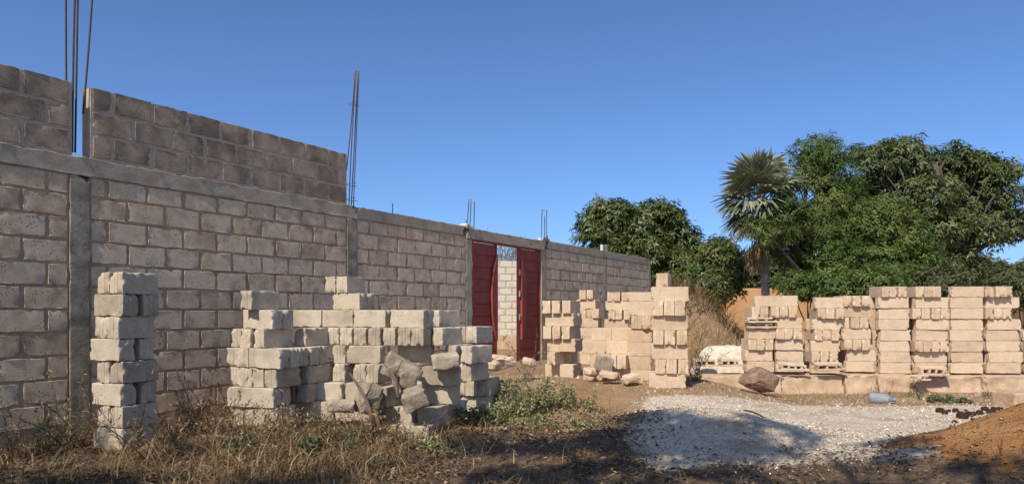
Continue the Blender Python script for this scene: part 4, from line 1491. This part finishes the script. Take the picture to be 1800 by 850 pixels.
# dry grass at the left, thick in front of and around the grey pile
def d_left(x, y):
    return inplot(x, y) * clump(x, y, 1.7, 5, -.35, .25) * (1 - .8 * sx(-1.0, -.4, x)) * (1 - .8 * sx(-.3, .9, x)) * (1 - sx(1.0, 1.8, x)) * (1 - .8 * sx(7.4, 7.9, y) * sx(-3.6, -3.2, x)) * (1 - .9 * (np.hypot(x + 3.6, y - 6.5) < .38)) * (.6 + .4 * sx(5.4, 6.4, y)) * (1 - .5 * sx(-4.6, -3.2, x) * sx(6.6, 5.8, y) * sx(-2.2, -2.8, x))


x, y = scat(46000, -6.5, 2, 4.3, 8.2, rs, d_left)
n = len(x)
P = np.stack([x, y, terrain(x, y) - .01], 1)
V, F_, vr = blades(P, rs.gamma(4, .045, n) + .05, rs.uniform(0, 1.1, n), np.where(rs.rand(n) < .2, rs.uniform(.008, .016, n), rs.uniform(.003, .007, n)), rs, np.clip(rs.normal(.42, .3, n), 0, 1), .8, 4)
stuff('dry_grass', V, F_, vr, M_DRY, 'tangled dry brown grass at the foot of the wall and grey pile')

# long arching dead stems
x, y = scat(2600, -6.0, -.2, 5.3, 7.6, rs, lambda x, y: inplot(x, y) * clump(x, y, 1.2, 8, -.25, .3) * (1 - .8 * sx(7.2, 7.5, y)) * (1 - (np.hypot(x + 3.6, y - 6.5) < .3)))
n = len(x)
P = np.stack([x, y, terrain(x, y) - .01], 1)
V, F_, vr = blades(P, rs.uniform(.3, .75, n), rs.uniform(.1, 1.0, n), rs.uniform(.003, .007, n), rs, np.clip(rs.normal(.5, .3, n), 0, 1), .5, 6)
stuff('dead_stems', V, F_, vr, M_DRY, 'long arching dead stems sprawling over the left foreground')

# twigs lying about
x, y = scat(5200, -5.5, 5.0, 4.3, 8.8, rs, lambda x, y: inplot(x, y) * clump(x, y, 1.3, 15, -.3, .3) * (1 - sx(6.7, 7.8, y)) * (1 - .85 * sx(2.6, 3.2, x) * sx(5.5, 6.2, y)) * (.3 + .7 * (1 - sx(3.4, 4.4, x))))
n = len(x)
P = np.stack([x, y, terrain(x, y) + rs.uniform(.004, .05, n)], 1)
V, F_, vr = blades(P, rs.gamma(3, .07, n) + .05, rs.uniform(1.3, 1.62, n), rs.uniform(.003, .008, n), rs, np.clip(rs.normal(.3, .25, n), 0, 1), .03, 4)
stuff('fallen_twigs', V, F_, vr, M_DRY, 'thin dry twigs strewn over the shaded foreground')

# leaf litter
x, y = scat(60000, -6, 5.6, 4.2, 9.0, rs, lambda x, y: inplot(x, y) * (.25 + .75 * clump(x, y, 1.6, 25, -.3, .25)) * (1 - .6 * sx(7.2, 8.6, y)) * (1 - .97 * sx(.9, 1.7, x) * sx(5.7, 6.5, y)) * (1 - .35 * sx(1.2, 2.0, x)) * (1 - .85 * sx(3.2, 3.8, x)))
n = len(x)
P = np.stack([x, y, terrain(x, y) + rs.uniform(.002, .03, n)], 1)
az = rs.uniform(0, 2 * np.pi, n)
D = unit(np.stack([np.cos(az), np.sin(az), rs.normal(0, .35, n)], 1))
V, F_, vr = leaves_np(P, D, unit(np.array([0, 0, 1.0]) + rs.normal(0, .5, (n, 3))), rs.uniform(.02, .065, n), rs.uniform(.010, .022, n), np.clip(rs.normal(.4, .28, n), 0, 1), .4)
stuff('leaf_litter', V, F_, vr, M_LITTER, 'curled dead leaves littering the shaded foreground soil')

# pale chips of shell and lime on the yard
x, y = scat(48000, .9, 9.5, 5.0, 10.2, rs, lambda x, y: sx(-.2, .5, x - 1.2 - .12 * (y - 7)) * sx(5.3, 6.3, y + rs.uniform(-.4, .4, len(y))) * (1 - .9 * sx(9.2, 9.9, y)) * (.25 + .75 * clump(x, y, 1.6, 91, -.35, .15)) * (1 - .85 * sstep(.10, .24, heapf(x, y))))
n = len(x)
P = np.stack([x, y, terrain(x, y) + rs.uniform(.004, .022, n)], 1)
az = rs.uniform(0, 2 * np.pi, n)
D = unit(np.stack([np.cos(az), np.sin(az), rs.normal(0, .35, n)], 1))
V, F_, vr = leaves_np(P, D, unit(np.array([0, 0, 1.0]) + rs.normal(0, .4, (n, 3))), rs.uniform(.008, .026, n), rs.uniform(.006, .018, n), rs.rand(n), .3)
M_SHELL = mat_leaf('shell_chip', (.50, .37, .24), (.80, .68, .51), (.90, .82, .68), .9, .0, .15)
stuff('shell_gravel', V, F_, vr, M_SHELL, 'pale crushed shell gravel covering the open yard')

# straw coloured grass along the foot of the stacks and on the bank
x, y = scat(12000, -1.2, 9, 8.2, 11.9, rs, lambda x, y: clump(x, y, 1.3, 55, -.2, .3) * np.maximum(sx(9.3, 9.9, y), .8 * (x < 1.3) * (x > -1.1)) * (1 - sx(11.5, 11.7, y)) * (1 - .8 * (np.abs(x - 3.5) < .3)))
n = len(x)
P = np.stack([x, y, terrain(x, y)], 1)
V, F_, vr = blades(P, rs.gamma(3, .028, n) + .03, rs.uniform(0, 1.2, n), rs.uniform(.004, .008, n), rs, np.clip(rs.normal(.5, .25, n), 0, 1), .7, 3)
stuff('straw_grass', V, F_, vr, M_STRAW, 'short straw coloured grass along the foot of the tan stacks')
x, y = scat(26000, 2.6, 9.5, 13.2, 22, rs, lambda x, y: .55 + .45 * clump(x, y, .9, 57, -.3, .3))
n = len(x)
P = np.stack([x, y, terrain(x, y) - .02], 1)
V, F_, vr = blades(P, rs.gamma(4, .06, n) + .08, rs.uniform(0, .9, n), rs.uniform(.008, .016, n), rs, np.clip(rs.normal(.55, .25, n), 0, 1), .5, 3)
stuff('bank_grass', V, F_, vr, M_STRAW, 'tall straw coloured grass covering the earth bank behind the stacks')
# dark burnt tangle on the left shoulder of the bank
x, y = scat(1500, 3.2, 5.6, 15.4, 17.0, rs)
n = len(x)
P = np.stack([x, y, terrain(x, y) + rs.uniform(0, .15, n)], 1)
V, F_, vr = blades(P, rs.uniform(.2, .5, n), rs.uniform(.3, 1.4, n), .016, rs, np.clip(rs.normal(.1, .1, n), 0, 1), .3, 3)
stuff('brush_tangle', V, F_, vr, M_DRY, 'dark brown brush tangle on top of the earth bank')


# single weeds one can tell apart
def weed(px, Y, h, spread, nst, nleaf, label, seed, mat=None, stem_mat=None, leafsize=.045, lean=.35, name='weed', dry=False, zb=None):
    rs = np.random.RandomState(seed)
    x = (px - 900) / 1265 * Y
    z = th(x, Y) if zb is None else zb
    e = empty(name, (x, Y, z))
    mb = MB(); LB = []; LD = []; LU = []
    for i in range(nst):
        a = rs.uniform(0, 2 * math.pi); l = rs.uniform(.1, 1) * lean
        w_ = spread * .25 if nst > 7 else .004
        p = Vector((rs.normal(0, w_), rs.normal(0, w_), -.02))
        d = Vector((math.cos(a) * l, math.sin(a) * l, 1)).normalized()
        L = h * rs.uniform(.5, 1.1)
        pts = [p.copy()]
        for k in range(6):
            d = (d + Vector(rs.normal(0, .14, 3)) + Vector((math.cos(a), math.sin(a), -.3)) * .07).normalized()
            p = p + d * L / 6; pts.append(p.copy())
            if rs.rand() < .5 and k > 1:
                dd = (d + Vector(rs.normal(0, .6, 3))).normalized()
                q = p + dd * L * .2
                mb.tube([p, q], [.0025, .0012], 4, False)
                for _ in range(nleaf // 2):
                    LB.append(p.lerp(q, rs.rand())); LD.append(rs.normal(size=3) + np.array(dd)); LU.append(rs.normal(size=3))
            for _ in range(nleaf):
                LB.append(p + Vector(rs.normal(0, .012, 3))); LD.append(rs.normal(size=3) + np.array([0, 0, .1])); LU.append(rs.normal(size=3) + np.array([0, 0, 1.5]))
        mb.tube(pts, [.005 * (1 - .12 * k) for k in range(7)], 5, False)
    obj('stem', mb.mesh('stem', stem_mat or M_TWIG, True), e)
    if LB:
        LB = np.array([tuple(q) for q in LB]); LD = unit(np.array(LD)); LU = unit(np.array(LU)); m = len(LB)
        V, F_, vr = leaves_np(LB, LD, LU, leafsize * rs.uniform(.6, 1.3, m), leafsize * (.2 if dry else .5) * rs.uniform(.7, 1.2, m), rs.rand(m), .3)
        obj('leaves', mesh_np('leaves', V, F_, [mat or M_WEED], False, dict(var=vr)), e)
    return tag(e, label, 'weed' if not dry else 'dry weed', 'green weeds' if not dry else 'dry weeds')


WD_ = [(885, 8.6, .42, .5, 26, 9, 'leafy weed clump right of the grey pile corner'), (925, 8.7, .45, .6, 30, 9, 'widest leafy weed clump in front of the open gate'), (965, 8.9, .40, .6, 26, 8, 'leafy weed clump before the gate stack'),
       (1000, 8.9, .26, .5, 18, 8, 'low weed clump at the foot of the gate stack'), (905, 8.0, .26, .5, 20, 9, 'low weed clump left of the sand patch, nearer than the wide clump'), (860, 7.9, .24, .4, 18, 10, 'dark green weeds behind the little sand hump'),
       (835, 7.9, .26, .35, 12, 9, 'green weeds at the right foot of the grey pile'), (950, 7.6, .16, .4, 12, 8, 'sparse low weeds on the red soil slope'), (1010, 7.4, .12, .4, 10, 8, 'sparse weeds right of the red soil slope'),
       (1650, 10.0, .14, .5, 14, 8, 'small green weed patch before the sixth right-hand stack'), (1690, 9.9, .11, .4, 10, 8, 'small green weeds before the seventh right-hand stack'),
       (545, 6.3, .22, .25, 9, 12, 'fresh green plant in dry grass below the pile middle'), (595, 6.8, .32, .18, 6, 10, 'upright fresh green plant beside the brown tangle'), (660, 7.0, .34, .12, 4, 12, 'small green sprig against the pale pile blocks'),
       (620, 6.4, .2, .2, 7, 10, 'small green plant right of the brown tangle'), (745, 6.5, .16, .4, 12, 9, 'grey-green herb patch left of the sand hump'), (775, 6.4, .13, .3, 9, 9, 'grey-green herbs below the sand hump'),
       (420, 6.3, .22, .25, 7, 7, 'grey-green sprig in the dry grass at left'), (75, 6.2, .5, .3, 6, 6, 'spindly green stem at the far left before the wall'), (928, 10.4, .75, .3, 5, 5, 'tall thin weed standing before the right gate leaf')]
for i, (px, Y, h, sp, ns, nl, lb) in enumerate(WD_):
    weed(px, Y, h, sp, ns, nl, lb, 200 + i, mat=M_SAGE if i < 5 or i in (7, 8, 15, 16) else None, leafsize=.04)
DW = [(372, 7.3, .75, .3, 16, 4, 'tall dry weed with curled leaves between the lone stack and the pile'), (345, 7.35, .55, .2, 10, 4, 'dry weed right of the lone stack against the wall'), (400, 6.7, .5, .35, 16, 3, 'bushy dry weed at the left corner of the grey pile'),
      (120, 6.5, .75, .4, 14, 3, 'spreading dry weed before the dark wall column'), (40, 6.2, .7, .4, 12, 3, 'dry branching weed at the left picture edge'), (240, 6.15, .75, .25, 8, 2, 'thin dry stalks crossing the lone grey stack'),
      (600, 6.5, .45, .25, 20, 3, 'dense brown tangled weed before the grey pile'), (470, 6.0, .5, .4, 20, 3, 'reddish brown tangle in the left foreground'), (300, 6.3, .45, .4, 16, 3, 'dry brown tangle right of the lone stack foot'),
      (530, 6.75, .55, .3, 22, 3, 'tall brown tangle hiding the foot of the grey pile left part'), (640, 6.75, .4, .3, 18, 3, 'brown tangle hiding the foot of the grey pile middle'), (445, 6.7, .4, .3, 18, 3, 'brown dry tangle at the left foot of the grey pile'),
      (700, 6.3, .35, .4, 14, 3, 'dry weed below the tumbled blocks'), (1222, 10.6, .65, .2, 14, 5, 'dark dry bush at the right foot of the tallest tan stack'), (1425, 12.6, .85, .2, 10, 4, 'dry stalks standing between the second and third stacks'),
      (1545, 11.0, .28, .4, 14, 1, 'thin dry stalks before the fifth right-hand stack'), (1600, 11.0, .25, .3, 10, 1, 'thin dry stalks between fifth and sixth right-hand stacks'), (1737, 10.6, .2, .2, 10, 1, 'reddish dry weed at the foot of the eighth stack'),
      (1540, 12.6, 1.0, .15, 10, 5, 'tall dry weed in the gap left of the fifth stack'), (855, 8.3, .95, .06, 2, 4, 'single dry stalk with pale seed leaves before the left gate leaf')]
for i, (px, Y, h, sp, ns, nl, lb) in enumerate(DW):
    weed(px, Y, h, sp, ns, nl, lb, 300 + i, mat=M_DRY, leafsize=.06, lean=.7, name='dry_weed', dry=True)

# dead woody stump stems leaning on the pile
for i, (x0, y0, x1, y1, r0, lb) in enumerate([(660, 750, 615, 655, .022, 'dead woody branch leaning against the grey pile, left one'), (668, 752, 640, 700, .026, 'thick dead woody stub beside the leaning branch'), (700, 690, 676, 640, .018, 'forked dead stick against the rounded broken chunk')]):
    a = at(x0, y0, 6.9); b_ = at(x1, y1, 7.15)
    mb = MB(); mid = (a + b_) / 2 + Vector((.03, 0, .02))
    mb.tube([a - Vector((0, 0, .05)), a.lerp(mid, .6), mid, b_], [r0 * 1.2, r0, r0 * .8, r0 * .4], 8)
    mb.tube([mid, mid + Vector((.08, -.02, .16))], [r0 * .5, r0 * .2], 6)
    tag(obj('dead_branch', mb.mesh('dead_branch', M_TWIG, True)), lb, 'branch', 'dead branches')
for i, (x0, y0, x1, y1, lb) in enumerate([(1310, 745, 1345, 725, 'curved dark stick lying on the shaded pale gravel'), (1180, 800, 1240, 812, 'pale straight stick in the dark foreground litter')]):
    Y0 = 1.13 * 1265 / (y0 - 548); Y1 = 1.13 * 1265 / (y1 - 548)
    a = Vector(((x0 - 900) / 1265 * Y0, Y0, 0)); b_ = Vector(((x1 - 900) / 1265 * Y1, Y1, 0))
    pts = []
    for t in np.linspace(0, 1, 6):
        q = a.lerp(b_, t); q.x += .04 * math.sin(t * 3); q.z = th(q.x, q.y) + .035; pts.append(q)
    mb = MB(); mb.tube(pts, .009, 6)
    tag(obj('stick', mb.mesh('stick', M_TWIG, True)), lb, 'stick')

# pebbles and crumbs on the bare soil and round the feet of the stacks
x, y = scat(24000, -3, 9.5, 6.2, 11.6, rs, lambda x, y: inplot(x, y) * (.55 + .45 * sx(9.2, 10.2, y)) * (1 - .9 * sx(1.5, 2.2, x) * (y < 9.3) * (heapf(x, y) < .2)) * clump(x, y, 1.5, 75, -.4, .3))
n = len(x)
Pc = np.stack([x, y, terrain(x, y)], 1)
tet = np.array([[1, 0, -.5], [-.5, .9, -.5], [-.5, -.9, -.5], [0, 0, .8]])
sz = rs.gamma(2.0, .006, n) + .004
rot = rs.uniform(0, 6.28, n)
T = tet[None] * sz[:, None, None] * rs.uniform(.6, 1.3, (n, 4, 3))
cx, sn = np.cos(rot)[:, None], np.sin(rot)[:, None]
T = np.stack([T[:, :, 0] * cx - T[:, :, 1] * sn, T[:, :, 0] * sn + T[:, :, 1] * cx, T[:, :, 2]], 2) + Pc[:, None]
b4 = (np.arange(n) * 4)[:, None, None]
Ft = (b4 + np.array([[0, 1, 3], [1, 2, 3], [2, 0, 3], [0, 2, 1]])[None]).reshape(-1, 3)
M_CRUMB = mat_leaf('crumb_stone', (.24, .15, .09), (.45, .33, .22), (.62, .50, .37), .95, .0, .1)
stuff('crumbs', T.reshape(-1, 3), Ft, np.repeat(rs.rand(n), 4), M_CRUMB, 'small stones and concrete crumbs on the bare soil')
